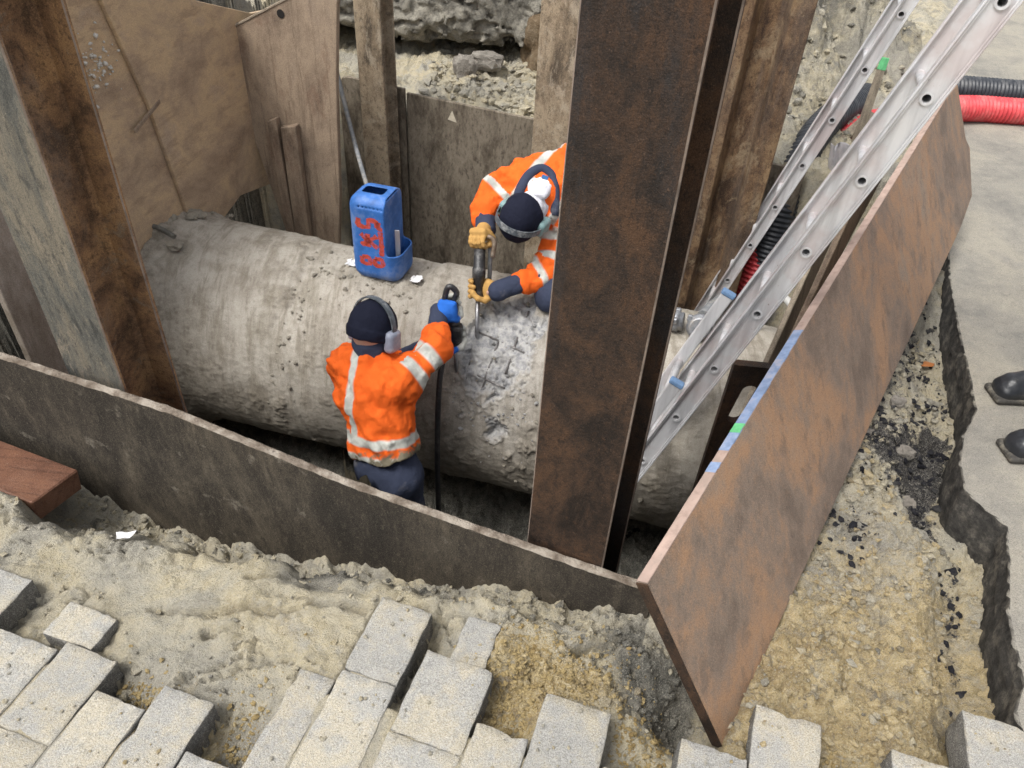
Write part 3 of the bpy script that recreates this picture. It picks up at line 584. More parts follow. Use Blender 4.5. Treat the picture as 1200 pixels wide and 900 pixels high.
# near sheet with a wavy, mud-capped top edge
def near_sheet():
    n = 260; s = np.linspace(-.9, 1.895, n); top = np.interp(s, [-.9, 0, .55, 1.06, 1.53, 1.895], [.26, .2, .176, .095, .055, .03]) + .0015 * fbm(s * 5, s * 0, 1., 3)
    V = []
    for off, zf in ((0, -1.55), (0, 0), (.003, 1), (.019, 1), (.022, 0), (.022, -1.55)):
        z = np.full(n, -1.55) if zf == -1.55 else (top - .004 if zf == 0 else top); P = PL + s[:, None] * T2 + off * N2; V.append(np.c_[P, z])
    V = np.vstack(V); J = np.arange(6 * n).reshape(6, n); K = np.vstack([J, J[:1]])
    F = np.stack([K[:-1, :-1].ravel(), K[:-1, 1:].ravel(), K[1:, 1:].ravel(), K[1:, :-1].ravel()], 1)
    me = npmesh('steel_sheet', V, F, False)
    o = tag(link('steel_sheet', me, MAT['plate']), 'long dark muddy steel sheet standing on edge between trodden soil and pit', 'steel sheet')
    n2_ = 900; s2 = np.linspace(-.4, 1.885, n2_); tz = np.interp(s2, s, top); th_ = .0012 + .004 * np.clip(fbm(s2 * 14, s2 * 0, 3., 4, .6) + .2, 0, 1); wd_ = .0118 + .0025 * fbm(s2 * 22, s2 * 0, 8., 3); rows = []
    for off, zf in ((-1, -.5), (-.9, .4), (-.4, 1), (.4, 1), (.9, .4), (1, -.5)):
        rows.append(np.c_[PL + s2[:, None] * T2 + (.011 + off * wd_)[:, None] * N2, tz + th_ * zf])
    V = np.vstack(rows); J = np.arange(6 * n2_).reshape(6, n2_); F = np.stack([J[:-1, :-1].ravel(), J[:-1, 1:].ravel(), J[1:, 1:].ravel(), J[1:, :-1].ravel()], 1)
    link('mud_crust', npmesh('mud_crust', V, F, False), MAT['crust'], o)
    return o
near_sheet()
# leaning panel on the right
A_, B_, C_, D_ = map(Vector, ((.29, .916, .354), (1.741, 3.289, .63), (1.963, 3.204, .197), (.512, .831, -.079)))
pn_dir = (B_ - A_).cross(D_ - A_).normalized()
if pn_dir.x < 0: pn_dir = -pn_dir
panel_root = empty('leaning_panel', (A_ + D_) / 2 * .5 + (B_ + C_) / 2 * .5 + Vector((0, 0, -.3)), 'wide orange-brown stained wooden panel leaning over the pit, blue paint on its edge', 'panel')
def lp(k, w, off=0.): return A_ + (B_ - A_) * k + (D_ - A_) * w + pn_dir * off
def panel():
    # face outline: top edge, notched far end, foot slightly below the soil
    out = [(0, 0), (.93, 0), (1.0, .03), (1.0, .5), (1.015, .62), (.985, 1.0), (.9, 1.05), (0, 1.06)]
    bm = prism([lp(k, w) for k, w in out], .024, -pn_dir, .0025); o = link('board', bmm('board', bm), MAT['ply_r'], panel_root)
    mat = frame((B_ - A_), pn_dir)
    # raw edge strip
    def strip(name, k0, k1, m, pr):
        a = lp(k0, 0); b = lp(k1, 0); upd = (A_ - D_).normalized(); bm = bmesh.new()
        n = max(2, int((k1 - k0) * 90)); rows = []
        for i in range(n + 1):
            c = a + (b - a) * i / n; j = .0012 * float(fbm(np.array([i * .35 + k0 * 30]), np.array([0.]), 2., 3)[0]); rows.append([bm.verts.new(c + pn_dir * (.0005 + j) + upd * .0005), bm.verts.new(c + pn_dir * (.0005 + j) + upd * (pr + j)), bm.verts.new(c - pn_dir * (.0245 - j) + upd * (pr + j * 2)), bm.verts.new(c - pn_dir * (.0245 - j) + upd * .0005)])
        for r0, r1 in zip(rows[:-1], rows[1:]):
            for q in range(4): bm.faces.new((r0[q], r0[(q + 1) % 4], r1[(q + 1) % 4], r1[q]))
        bm.faces.new(rows[0][::-1]); bm.faces.new(rows[-1]); link(name, bmm(name, bm), m, panel_root)
    eb = prism([lp(-.0006, 0, .0008), lp(-.0006, 1.06, .0008), lp(-.0006, 1.06, -.0248), lp(-.0006, 0, -.0248)], .004, A_ - B_, 0); link('near_edge', bmm('near_edge', eb), MAT['rust_c'], panel_root)
    strip('raw_edge', .0, .93, MAT['ply_e'], .003); strip('blue_paint', .145, .325, MAT['blue_paint'], .0042); strip('blue_paint', .118, .13, MAT['blue_paint'], .0042); strip('green_paint', .168, .18, MAT['green_paint'], .0052)
panel()
# back line of sheets
def bk(s, z, off=0.): p = PB + AX * s + NN * off; return Vector((p[0], p[1], z))
NV = Vector((NN[0], NN[1], 0)); AV = Vector((AX[0], AX[1], 0))
back_sheet = sheet('steel_sheet', [bk(-.155, .172), bk(.62, .135), bk(1.55, .112), bk(1.9, .1), bk(1.9, -1.5), bk(-.155, -1.5)], .02, NV, MAT['backplate'], 'grey-brown mud-streaked sheet with a small white triangle sticker behind the pipe')
st = bmesh.new(); f_ = [st.verts.new(bk(s, z, -.0015)) for s, z in ((.075, .068), (.125, .058), (.1, .118))]; st.faces.new(f_); f2 = [st.verts.new(bk(s, z, -.0025)) for s, z in ((.09, .076), (.11, .072), (.1, .1))]
link('warning_sticker', bmm('warning_sticker', st), m_plain('sticker_cream', (.62, .56, .44), .6, 0, .2, 120, .3, .0005, (.3, .25, .18)), back_sheet)
sheet('steel_sheet', [bk(-.545, .15), bk(-.52, .2), bk(-.49, .208), bk(-.165, .19), bk(-.165, -1.4), bk(-.545, -1.4)], .02, NV, MAT['backplate'], 'short dark sheet with a rounded upper corner beside the mud-caked rear beam')
# tall weathered board with an oblique light top, two short stakes before it
tb = empty('timber_board', bk(-.6, -.9, -.6), 'tall weathered brown board with slanting pale top edge behind the pipe', 'board')
def bp(a, z, off=0.): p = P0 + AX * a + NN * (.7 + off); return Vector((p[0], p[1], z))
tbo = [bp(-1.687, .491), bp(-1.306, .688), bp(-1.0, .85), bp(-1.06, .7), bp(-1.1, .35), bp(-1.14, -.2), bp(-1.175, -.503), bp(-1.21, -.9), bp(-1.55, -.9), bp(-1.485, -.478)]
link('board', bmm('board', prism(tbo, .03, NV, .003)), MAT['ply_w'], tb)
pts_ = [bp(-1.69, .489, -.004), bp(-1.306, .686, -.004), bp(-1.0, .85, -.004), bp(-1.0, .86, -.004), bp(-1.306, .697, -.004), bp(-1.69, .501, -.004)]
link('pale_top_edge', bmm('pale_top_edge', prism(pts_, .038, NV, .002)), MAT['mudcap'], tb)
kn = bmesh.new(); bmesh.ops.create_circle(kn, cap_ends=True, segments=14, radius=.019, matrix=Matrix.Translation(bp(-1.34, .628, -.0025)) @ frame(AV, (0, 0, 1)) @ Matrix.Rotation(math.pi / 2, 4, 'X'))
link('knot_hole', bmm('knot_hole', kn), m_plain('knot_black', (.012, .01, .009), .9), tb)
for i, (s0, s1, z0, z1, w) in enumerate([(-1.468, -1.45, .15, -.8, .05), (-1.4, -1.405, .13, -.8, .085)]):
    bm = prism([bp(s0, z0 - .012, -.045), bp(s0 + w, z0 + .01, -.045), bp(s1 + w, z1, -.045), bp(s1, z1, -.045)], .04, NV, .004)
    tag(link('timber_stake', bmm('timber_stake', bm), MAT['ply_w']), ['narrow dark stake standing against the weathered board, thinner of the pair', 'broad squared stake standing against the weathered board, wider of the pair'][i], 'stake')
# left end of the pit: plywood over the pipe, pale sheet in front of it
def en(y, z, off=0.): p = P0 + AX * (-1.6 + off) + NN * y; return Vector((p[0], p[1], z))
ply = empty('plywood_wall', en(.75, -.14), 'brown plywood shoring with scuffed white patch above the buried pipe end', 'plywood')
link('board', bmm('board', prism([en(-.62, -.3), en(.14, -.3), en(.02, .8), en(-.1, 1.3), en(-.62, 1.3)], .018, -AV, .002)), MAT['ply_l'], ply)
link('board', bmm('board', prism([en(.12, -.3, .02), en(.5, -.2, .02), en(1.35, -.38, .02), en(1.42, .5, .02), en(.84, .57, .02), en(.47, .70, .02), en(.1, .85, .02), en(-.12, .95, .02), en(.02, .4, .02)], .018, -AV, .002)), MAT['ply_l'], ply)
link('batten', bmm('batten', prism([en(-.1, .34, .026), en(.08, .4, .026), en(.08, .415, .026), en(-.1, .355, .026)], .01, -AV, .001)), MAT['ply_w'], ply)
scr = scatter('scuffed_paint', [en(-.17 + random.gauss(0, .05), .62 + random.gauss(0, .05), .004) for i in range(70)], sz(70, .003, .011), m_plain('white_scuff', (.6, .58, .53), .8), 1, .6, True, ply, .8)
sheet('concrete_sheet', [en(-.9, -1.4, .01), en(-.27, -1.4, .01), en(-.27, 1.2, .01), en(-.9, 1.2, .01)], .03, -AV, MAT['pale_sheet'], 'pale pinkish-grey muddy shoring sheet beside the orange rusty beam')

# ------------------------------------------------------------------ H beams
def hbeam(name, p, ang, fw, dp, z0, z1, mat, label, tf=.013, tw=.009):
    """p = middle of the near flange's outer face; ang = direction along the flange"""
    prof = [(-fw / 2, 0), (fw / 2, 0), (fw / 2, tf), (tw / 2 + .012, tf), (tw / 2, tf + .012), (tw / 2, dp - tf - .012), (tw / 2 + .012, dp - tf), (fw / 2, dp - tf), (fw / 2, dp), (-fw / 2, dp), (-fw / 2, dp - tf), (-tw / 2 - .012, dp - tf), (-tw / 2, dp - tf - .012), (-tw / 2, tf + .012), (-tw / 2 - .012, tf), (-fw / 2, tf)]
    ca, sa = math.cos(ang), math.sin(ang); zs = np.linspace(z0, z1, 60); V = []
    for z in zs:
        for i, (x, y) in enumerate(prof):
            w = .0004 * math.sin(z * 7 + i * 2.1); V.append((p[0] + (x + w) * ca - (y + w) * sa, p[1] + (x + w) * sa + (y + w) * ca, z))
    n = len(prof); F = []
    for k in range(len(zs) - 1):
        for i in range(n): F.append((k * n + i, k * n + (i + 1) % n, (k + 1) * n + (i + 1) % n, (k + 1) * n + i))
    F += [tuple(range(n))[::-1], tuple((len(zs) - 1) * n + i for i in range(n))]
    me = D.meshes.new(name); me.from_pydata(V, [], F); me.update()
    bm = bmesh.new(); bm.from_mesh(me); bmesh.ops.recalc_face_normals(bm, faces=bm.faces)
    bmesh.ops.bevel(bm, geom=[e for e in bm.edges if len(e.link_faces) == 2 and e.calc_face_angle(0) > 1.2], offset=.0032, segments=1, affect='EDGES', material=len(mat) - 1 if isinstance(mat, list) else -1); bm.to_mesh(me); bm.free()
    smooth_angle(me, 30); return tag(link(name, me, mat), label, 'steel beam')
wall = math.atan2(T2[1], T2[0])
def onwall(s, off): return PL + T2 * s + N2 * off
sC = float((np.array([.161, 1.241]) - PL) @ T2); sL = float((np.array([-1.175, 1.625]) - PL) @ T2)
hbeam('steel_beam', onwall(sC - .1, .05) + .1025 * np.array([math.cos(wall - .14), math.sin(wall - .14)]), wall - .14, .207, .22, -1.6, 2.3, [MAT['rust_c'], MAT['edge_highlight']], 'tall dark brown rusty H beam in front of the two workers')
lb_ = hbeam('steel_beam', onwall(sL, .05), wall, .19, .2, -1.6, 2.3, [MAT['rust_g'], MAT['rust_l'], MAT['edge_highlight']], 'tall H beam behind the muddy sheet, grey-green flange and orange-rusted channel')
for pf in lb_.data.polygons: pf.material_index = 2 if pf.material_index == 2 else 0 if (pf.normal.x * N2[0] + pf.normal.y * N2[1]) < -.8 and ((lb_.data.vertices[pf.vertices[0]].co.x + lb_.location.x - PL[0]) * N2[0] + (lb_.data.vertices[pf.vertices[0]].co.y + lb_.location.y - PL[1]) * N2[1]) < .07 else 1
wb = math.atan2(AX[1], AX[0])
def onback(s, off): return PB + AX * s + NN * off
hbeam('steel_beam', onback(-.255, -.2), wb, .135, .16, -1.6, 2.2, MAT['rust_b'], 'light mud-caked H beam at the back of the pit, behind the blue can')
hbeam('steel_beam', onback(.685, -.2), wb, .2, .2, -1.6, 2.2, MAT['rust_b'], 'speckled pale brown H beam just behind the bending worker')
def sheet_pile():
    prof = [(-.16, 0), (-.075, 0), (-.045, .075), (.05, .075), (.075, 0), (.165, 0), (.165, .013), (.084, .013), (.058, .088), (-.053, .088), (-.084, .013), (-.16, .013)]; c = onback(1.56, -.16); bm = bmesh.new()
    lo_ = [bm.verts.new((*(c + AX * x + NN * y), -1.6)) for x, y in prof]; hi_ = [bm.verts.new((*(c + AX * x + NN * y), 2.2)) for x, y in prof]; n = len(prof)
    for i in range(n): bm.faces.new((lo_[i], lo_[(i + 1) % n], hi_[(i + 1) % n], hi_[i]))
    bm.faces.new(lo_); bm.faces.new(hi_); bmesh.ops.bevel(bm, geom=[e for e in bm.edges if len(e.link_faces) == 2], offset=.003, segments=1, affect='EDGES')
    tag(link('steel_sheet_pile', bmm('steel_sheet_pile', bm), MAT['rust_y']), 'yellow-brown trough-shaped sheet pile standing behind the rear ladder', 'sheet pile')
sheet_pile()

# ------------------------------------------------------------------ the big pipe
def pipe_pt(a, th, r=PR):
    P = P0 + AX * a; c, s = math.cos(th), math.sin(th); return Vector((P[0] - NN[0] * r * c, P[1] - NN[1] * r * c, PZ + r * s))
pipe_root = empty('concrete_pipe', (P0[0], P0[1], PZ - PR), 'large mud-smeared concrete pipe crossing the pit with a chiselled hole', 'pipe')
def chip_mask(a, td):
    j = .2 * fbm(a * 11, td * .085, 3.1, 4, .65)
    m1 = 1.15 - np.sqrt(((a + .005 - (td - 50) * .0013) / .14) ** 2 + ((td - 58) / 29) ** 2); m2 = .62 - np.sqrt(((a - .05) / .07) ** 2 + ((td - 14) / 12) ** 2)
    return np.clip(np.maximum(m1, m2) * 3.2 + j * 6, 0, 1)
def make_pipe():
    av = np.r_[np.arange(-2.1, -.5, .008), np.arange(-.5, .35, .0045), np.arange(.35, 1.3, .008)]
    td = np.r_[np.arange(-190, -40, 4.), np.arange(-40, 125, .62), np.arange(125, 170.1, 4.)]
    Aa, Td = np.meshgrid(av, td, indexing='ij'); a = Aa.ravel(); t = Td.ravel(); th = np.radians(t); y = th * PR
    c = chip_mask(a, t); lump = fbm(a * 7, y * 7, 1.2, 5, .55); fine = fbm(a * 45, y * 45, 2.2, 3, .6)
    r = PR + .004 * lump + .0015 * fine
    skew = a + .0016 * (t - 20)
    r = r + .012 * sst(-.395, -.385, a) * sst(30, 50, t) + .007 * sst(-.845, -.855, skew)
    cake = sst(.12, .5, fbm(a * 5 + 3, y * 5, 8.2, 4, .6)) * np.clip(.3 + .9 * np.exp(-((a - .25) / .25) ** 2 - ((t - 25) / 40) ** 2) + .6 * np.exp(-((skew + .84) / .1) ** 2), 0, 1.2)
    lum2 = np.abs(fbm(a * 38, y * 38, 5.5, 3, .6)); r = r + cake * (.006 + .016 * lum2)
    top = np.exp(-((a + .55) / .28) ** 2 - ((t - 84) / 16) ** 2); r = r + top * (.004 + .016 * np.clip(fbm(a * 20, y * 20, 6.6, 4, .6), 0, 1))
    endm = sst(-1.42, -1.6, a + .001 * (t - 60)); r = r + endm * (.03 + .05 * np.abs(lump))
    facet = .02 * np.round(3 * fbm(a * 13, y * 13, 1.9, 2)) / 3; r = r - c * (.02 + .018 * np.abs(fbm(a * 18, y * 18, 9.1, 4, .6)) + np.clip(facet, -.012, .012)) + .008 * ((c > .05) & (c < .75))
    P = P0[None] + a[:, None] * AX; V = np.stack([P[:, 0] - NN[0] * r * np.cos(th), P[:, 1] - NN[1] * r * np.cos(th), PZ + r * np.sin(th)], -1)
    n, m = len(av), len(td); J = np.arange(n * m).reshape(n, m)
    me = npmesh('pipe_shell', V, np.stack([J[:-1, :-1].ravel(), J[1:, :-1].ravel(), J[1:, 1:].ravel(), J[:-1, 1:].ravel()], 1))
    dust = np.clip(c + .35 * np.exp(-((a - .0) / .26) ** 2 - ((t - 45) / 45) ** 2), 0, 1)
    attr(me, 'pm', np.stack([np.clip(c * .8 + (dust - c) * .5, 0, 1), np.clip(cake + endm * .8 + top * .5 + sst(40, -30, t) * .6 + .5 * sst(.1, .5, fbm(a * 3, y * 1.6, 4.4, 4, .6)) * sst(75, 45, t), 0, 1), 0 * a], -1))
    return link('pipe_shell', me, MAT['pipe'], pipe_root)
make_pipe()
MAT['rebar'] = m_plain('grey_rebar', (.16, .15, .145), .6, .5, .3, 60, .4, .002, (.38, .37, .36))
for a0, t0, a1, t1 in [(-.1, 63, .1, 57), (-.11, 42, .06, 37), (.065, 82, .05, 44), (-.01, 60, -.03, 33), (-.1, 47, -.1, 24)]:
    pts = [pipe_pt(a0 + (a1 - a0) * i / 10, math.radians(t0 + (t1 - t0) * i / 10), PR - .014 + .004 * math.sin(i * 1.3 + a0 * 30)) for i in range(11)]
    link('reinforcing_bar', sweep(pts, .0038, 8), MAT['rebar'], pipe_root)
MAT['chip'] = m_clod('fresh_concrete', [(.3, (.25, .25, .255)), (.5, (.38, .375, .37)), (.7, (.5, .49, .47))])
q = [(random.gauss(.0, .1), random.gauss(55, 24)) for i in range(420)]; q = [(a, t) for a, t in q if -10 < t < 100]
scatter('concrete_chips', [pipe_pt(a, math.radians(t), PR - .02 * float(chip_mask(np.array([a]), np.array([t]))[0])) for a, t in q], sz(len(q), .002, .011, 3), MAT['chip'], 1, .4, False, pipe_root)
q = [(random.gauss(-.55, .2), random.gauss(84, 9)) for i in range(300)] + [(random.gauss(-1.62, .07), random.gauss(70, 18)) for i in range(260)]
q += [(random.gauss(.2, .25), random.gauss(30, 28)) for i in range(150)] + [(random.gauss(-.85, .05) - .0016 * 20, random.gauss(30, 30)) for i in range(90)]
scatter('mud_crumbs', [pipe_pt(a, math.radians(t), PR + .004) for a, t in q], sz(len(q), .002, .012, 3), MAT['clod_p'], 1, .35, False, pipe_root)
q = [(random.gauss(-1.72, .1), random.gauss(85, 22)) for i in range(170)]
scatter('mud_crumbs', [pipe_pt(a, math.radians(t), PR + .03) for a, t in q], sz(len(q), .008, .035, 2), MAT['clod_p'], 2, .4, False, pipe_root, .7, .15)
tag(link('tree_root', sweep(spline([pipe_pt(-1.66, 1.25, PR + .06), pipe_pt(-1.6, 1.35, PR + .075), pipe_pt(-1.5, 1.33, PR + .05)], 12), [.012] * 3 + [.011] * 9, 9), MAT['clod_g']), 'muddy root stub sticking out over the pipe end below the plywood', 'root')

# ------------------------------------------------------------------ blue plastic can, cut open
MAT['blue_can'] = m_plain('blue_plastic', (.04, .155, .47), .52, 0, .35, 14, .4, .001, (.2, .24, .34))
MAT['paint_or'] = m_plain('orange_spray', (.55, .08, .05), .6, 0, .4, 70, .3, .001, (.09, .14, .4))
def can():
    base = Vector((-.565, 2.765, -.135)); root = empty('blue_canister', base, 'blue plastic canister cut open at its side with orange spray marks on the pipe', 'canister')
    yaw = -.25; R = np.array([[math.cos(yaw), -math.sin(yaw), 0], [math.sin(yaw), math.cos(yaw), 0], [0, 0, 1]]); c = np.array(base)
    W_, H_, Dp = .108, .186, .09
    def f(P):
        q = (P - c) @ R; q = q - np.array([0, 0, H_])
        o = rbox(q, (0, 0, 0), (W_, Dp, H_), .052); i = rbox(q, (0, 0, 0), (W_ - .006, Dp - .006, H_ - .006), .047)
        sh = np.maximum(o, -i)
        cut = rbox(q, (.115, 0, .135), (.062, .2, .185), .015); sh = np.maximum(sh, -cut)
        slot = rbox(q, (-.02, 0, .186), (.045, .028, .03), .01)
        groove = rbox(q, (.0, -.095, .15), (.06, .01, .006), .004); sh = np.maximum(np.maximum(sh, -slot), -groove)
        wallc = np.maximum(rbox(q, (.051, 0, .02), (.004, Dp - .004, H_ - .03), .002), o)
        return np.minimum(sh, wallc)
    me = nets(f, c + np.array([-.17, -.17, -.01]), c + np.array([.17, .17, .43]), .004, 'can'); link('can_body', me, MAT['blue_can'], root)
    def P(x, z): # on the front face
        return Vector(c) + Vector(R @ np.array([x, -Dp - .0005, z * .9]))
    strokes = [[(-.055, .32), (-.055, .285), (-.015, .285), (-.012, .315), (.02, .315), (.02, .285)], [(.028, .315), (.03, .285), (.045, .283)], [(-.05, .245), (.02, .185)], [(.02, .245), (-.05, .19)], [(-.02, .25), (-.02, .185)], [(-.05, .13), (-.05, .1), (-.02, .1), (-.02, .13), (-.05, .13)], [(.005, .13), (.005, .1), (.035, .1), (.035, .13), (.005, .13)], [(.035, .27), (.037, .2), (.035, .15)]]
    for s in strokes:
        pts = spline([(x, 0, z) for x, z in s], 18); bm = bmesh.new(); prev = None
        for i, p_ in enumerate(pts):
            t = pts[min(i + 1, len(pts) - 1)] - pts[max(i - 1, 0)]; n = np.array([-t[2], 0, t[0]]); n = n / max(np.linalg.norm(n), 1e-6) * (.0105 + random.uniform(-.003, .003))
            cur = [bm.verts.new(P(*(p_ + k * n)[[0, 2]])) for k in (-1, 1)]
            if prev: bm.faces.new((prev[0], prev[1], cur[1], cur[0]))
            prev = cur
        link('spray_mark', bmm('spray_mark', bm), MAT['paint_or'], root)
    bm = box_bm(.02, .006, .13, .002); bmesh.ops.transform(bm, matrix=Matrix.Translation(Vector(c) + Vector(R @ np.array([.075, -.02, .16]))), verts=bm.verts)
    tag(link('steel_chisel', bmm('steel_chisel', bm), MAT['alu']), 'short flat steel chisel standing in the open side of the blue canister', 'chisel')
can()
MAT['white_plastic'] = m_plain('white_scrap', (.72, .72, .72), .6, 0, .2, 60)
for (a, t, s, l) in [(-.72, 87, .022, 'crumpled white foil scrap on the pipe left of the blue canister'), (-.42, 84, .022, 'crumpled white foil scrap on the pipe right of the blue canister')]:
    bm = bmesh.new(); bmesh.ops.create_grid(bm, x_segments=6, y_segments=6, size=s)
    for v in bm.verts: v.co.z = random.uniform(0, .014); v.co.x += random.uniform(-.006, .006)
    bmesh.ops.transform(bm, matrix=Matrix.Translation(pipe_pt(a, math.radians(t), PR + .016)), verts=bm.verts); bmesh.ops.solidify(bm, geom=bm.faces[:], thickness=.0015)
    tag(link('foil_scrap', bmm('foil_scrap', bm), MAT['white_plastic']), l, 'scrap')

# ------------------------------------------------------------------ ladders
MAT['blue_cap'] = m_plain('blue_end_cap', (.14, .24, .4), .5, 0, .2, 40)
def ladder(name, h0, d, rv, n0, n1, label, sp=.22, sw=.078, extra=None):
    d = Vector(d).normalized(); rv = Vector(rv); rl = rv.length; r = (rv - rv.dot(d) * d).normalized(); w = d.cross(r).normalized()
    if w.z < 0: w = -w
    h0 = Vector(h0); root = empty(name, h0 + d * sp * n1, label, 'ladder')
    hr = .0115
    def stile(c0, out):     # channel open to 'out' with the holed web 5 mm inside the lips
        bm = bmesh.new(); K = 16
        for lay, off in ((0, -.010), (1, -.013)):
            for n in range(n0, n1 + 1):
                cc = c0 + d * sp * n + out * off; hw = sw / 2 - .004; hs = sp / 2; cor = [(1, 1), (-1, 1), (-1, -1), (1, -1)]; rv_ = []; ov = []
                for k in range(K):
                    a = 2 * math.pi * (k + K / 8) / K; rv_.append(bm.verts.new(cc + (d * math.cos(a) + w * math.sin(a)) * hr)); (x0, y0), (x1, y1) = cor[k // 4], cor[(k // 4 + 1) % 4]; t = (k % 4) / 4
                    ov.append(bm.verts.new(cc + d * hs * (x0 + (x1 - x0) * t) + w * hw * (y0 + (y1 - y0) * t)))
                for k in range(K): bm.faces.new((rv_[k], rv_[(k + 1) % K], ov[(k + 1) % K], ov[k]))
        a = c0 + d * (sp * (n0 - .5)); b = c0 + d * (sp * (n1 + .5)); L_ = (b - a).length
        for (wo, wh, oo, oh) in ((sw / 2, .005, -.012, .03), (-sw / 2, .005, -.012, .03), (sw / 2 - .005, .005, -.003, .004), (-sw / 2 + .005, .005, -.003, .004)):
            bx = box_bm(L_, oh, wh, .0012); M = frame(d, w); M.translation = (a + b) / 2 + w * (wo - math.copysign(wh / 2, wo)) + out * oo
            bmesh.ops.transform(bx, matrix=M, verts=bx.verts); tmp = D.meshes.new('t'); bx.to_mesh(tmp); bx.free(); bm.from_mesh(tmp); D.meshes.remove(tmp)
        me = D.meshes.new('stile'); bmesh.ops.recalc_face_normals(bm, faces=bm.faces); bm.to_mesh(me); bm.free(); link('stile', me, MAT['alu'], root)
    stile(h0, -r); stile(h0 + r * rl, r)
    for n in range(n0, n1 + 1):
        a = h0 + d * sp * n + r * .006; b = a + r * (rl - .012); bm = bmesh.new(); K = 16
        for (ra, rb, nrm) in ((hr + .0005, hr + .0005, 1), (hr - .0018, hr - .0018, -1)):
            R0 = [bm.verts.new(a + (d * math.cos(2 * math.pi * k / K) + w * math.sin(2 * math.pi * k / K)) * ra) for k in range(K)]; R1 = [bm.verts.new(b + (d * math.cos(2 * math.pi * k / K) + w * math.sin(2 * math.pi * k / K)) * rb) for k in range(K)]
            for k in range(K): bm.faces.new((R0[k], R0[(k + 1) % K], R1[(k + 1) % K], R1[k]))
        # swaged collars at both ends
        for (c_, o_) in ((a, -1), (b, 1)):
            ci = [bm.verts.new(c_ + r * o_ * .001 + (d * math.cos(2 * math.pi * k / K) + w * math.sin(2 * math.pi * k / K)) * (hr - .0018)) for k in range(K)]; cx = [bm.verts.new(c_ + r * o_ * .001 + (d * math.cos(2 * math.pi * k / K) + w * math.sin(2 * math.pi * k / K)) * (hr + .004)) for k in range(K)]
            for k in range(K): bm.faces.new((ci[k], ci[(k + 1) % K], cx[(k + 1) % K], cx[k]))
        # flat tread on the rung
        me = D.meshes.new('rung'); bm.to_mesh(me); bm.free()
        for p_ in me.polygons: p_.use_smooth = True
        link('rung', me, MAT['alu'], root)
    if extra: extra(root, h0, d, r, rl, w)
    return root
def lower_section(root, h0, d, r, rl, w):
    # second section telescoped behind the first, its stile ends capped in blue
    for off, st0 in ((.02, 5.55), (rl - .02, 4.55)):
        a = h0 + r * off + w * .062 + d * .22 * st0; b = h0 + r * off + w * .062 + d * .22 * 12
        bx = box_bm((b - a).length, .02, .04, .003); M = frame(d, w); M.translation = (a + b) / 2; bmesh.ops.transform(bx, matrix=M, verts=bx.verts); s_ = link('lower_stile', bmm('lower_stile', bx), MAT['alu'], root)
        bx = box_bm(.018, .026, .047, .005, 2); M.translation = a - d * .004; bmesh.ops.transform(bx, matrix=M, verts=bx.verts); link('end_cap', bmm('end_cap', bx), MAT['blue_cap'], s_)
    for n in (5.9, 6.9, 7.9):
        a = h0 + r * .02 + w * .062 + d * .22 * n; link('rung', sweep([a, a + r * (rl - .04)], .013, 14), MAT['alu'], root)
ladder('ladder', (.966, 1.774, 1.239), (-.337, .027, -.941), (.106, .281, -.007), -5, 12, 'long aluminium ladder with blue stile caps leaning in front of the pipe by the panel', sw=.064, extra=lower_section)
ladder('ladder', (1.347, 3.111, .904), (-.248, .111, -.962), (.08, .25, .0), -3, 10, 'farther slim aluminium ladder leaning behind the pipe before the yellow-brown beam', sw=.054)

# ------------------------------------------------------------------ right side clutter: slotted plate, planks, stakes, hoses
def slot_plate():
    P = lambda x, z: Vector((x, 1.90, z)); out = [(.685, .155), (.80, .15), (.835, -.5), (.79, -1.4), (.66, -1.4), (.672, -.6)]; ho = []
    for k in range(20):
        a = 2 * math.pi * k / 20; ho.append((.758 + .026 * math.cos(a) + .0 * math.sin(a) - .02 * (math.sin(a) < 0), .0 + .026 * math.sin(a) + (.05 if math.sin(a) >= 0 else -.06)))
    bm = bmesh.new(); ov = [bm.verts.new(P(*p)) for p in out]; hv = [bm.verts.new(P(*p)) for p in ho]
    es = [bm.edges.new((ov[i], ov[(i + 1) % len(ov)])) for i in range(len(ov))] + [bm.edges.new((hv[i], hv[(i + 1) % 20])) for i in range(20)]
    bmesh.ops.triangle_fill(bm, use_beauty=True, use_dissolve=False, edges=es)
    for f in [f for f in bm.faces if all((v in hv) for v in f.verts)]: bm.faces.remove(f)
    r_ = bmesh.ops.extrude_face_region(bm, geom=bm.faces[:])
    for v in r_['geom']:
        if isinstance(v, bmesh.types.BMVert): v.co += Vector((.004, .03, 0))
    return tag(link('slotted_steel_post', bmm('slotted_steel_post', bm), MAT['rust_c']), 'dark steel post with an oblong hole standing before the pipe by the panel', 'steel post')
slot_plate()
def plank(name, a, b, w, t, side, mat, label, cat='plank', group=None, taper=1.):
    a, b = Vector(a), Vector(b); bm = box_bm((b - a).length, w, t, .003)
    for v in bm.verts:
        if v.co.x > 0: v.co.y *= taper
    M = frame(b - a, side); M.translation = (a + b) / 2; bmesh.ops.transform(bm, matrix=M, verts=bm.verts); return tag(link(name, bmm(name, bm), mat), label, cat, group)
plank('wood_plank', (.80, 2.0, -.3), (1.16, 2.62, .45), .1, .02, (1, -.5, .4), MAT['stake'], 'splintered grey plank standing behind the leaning panel near the slotted post')
plank('wood_plank', (.95, 2.2, -.25), (1.32, 2.82, .48), .1, .022, (1, -.5, .4), MAT['ply_w'], 'dark brown plank standing behind the leaning panel, second from the slotted post')
plank('wood_plank', (1.1, 2.55, -.3), (1.45, 3.0, .5), .09, .02, (1, -.6, .3), MAT['stake'], 'pale brown plank standing behind the leaning panel under the ladder')
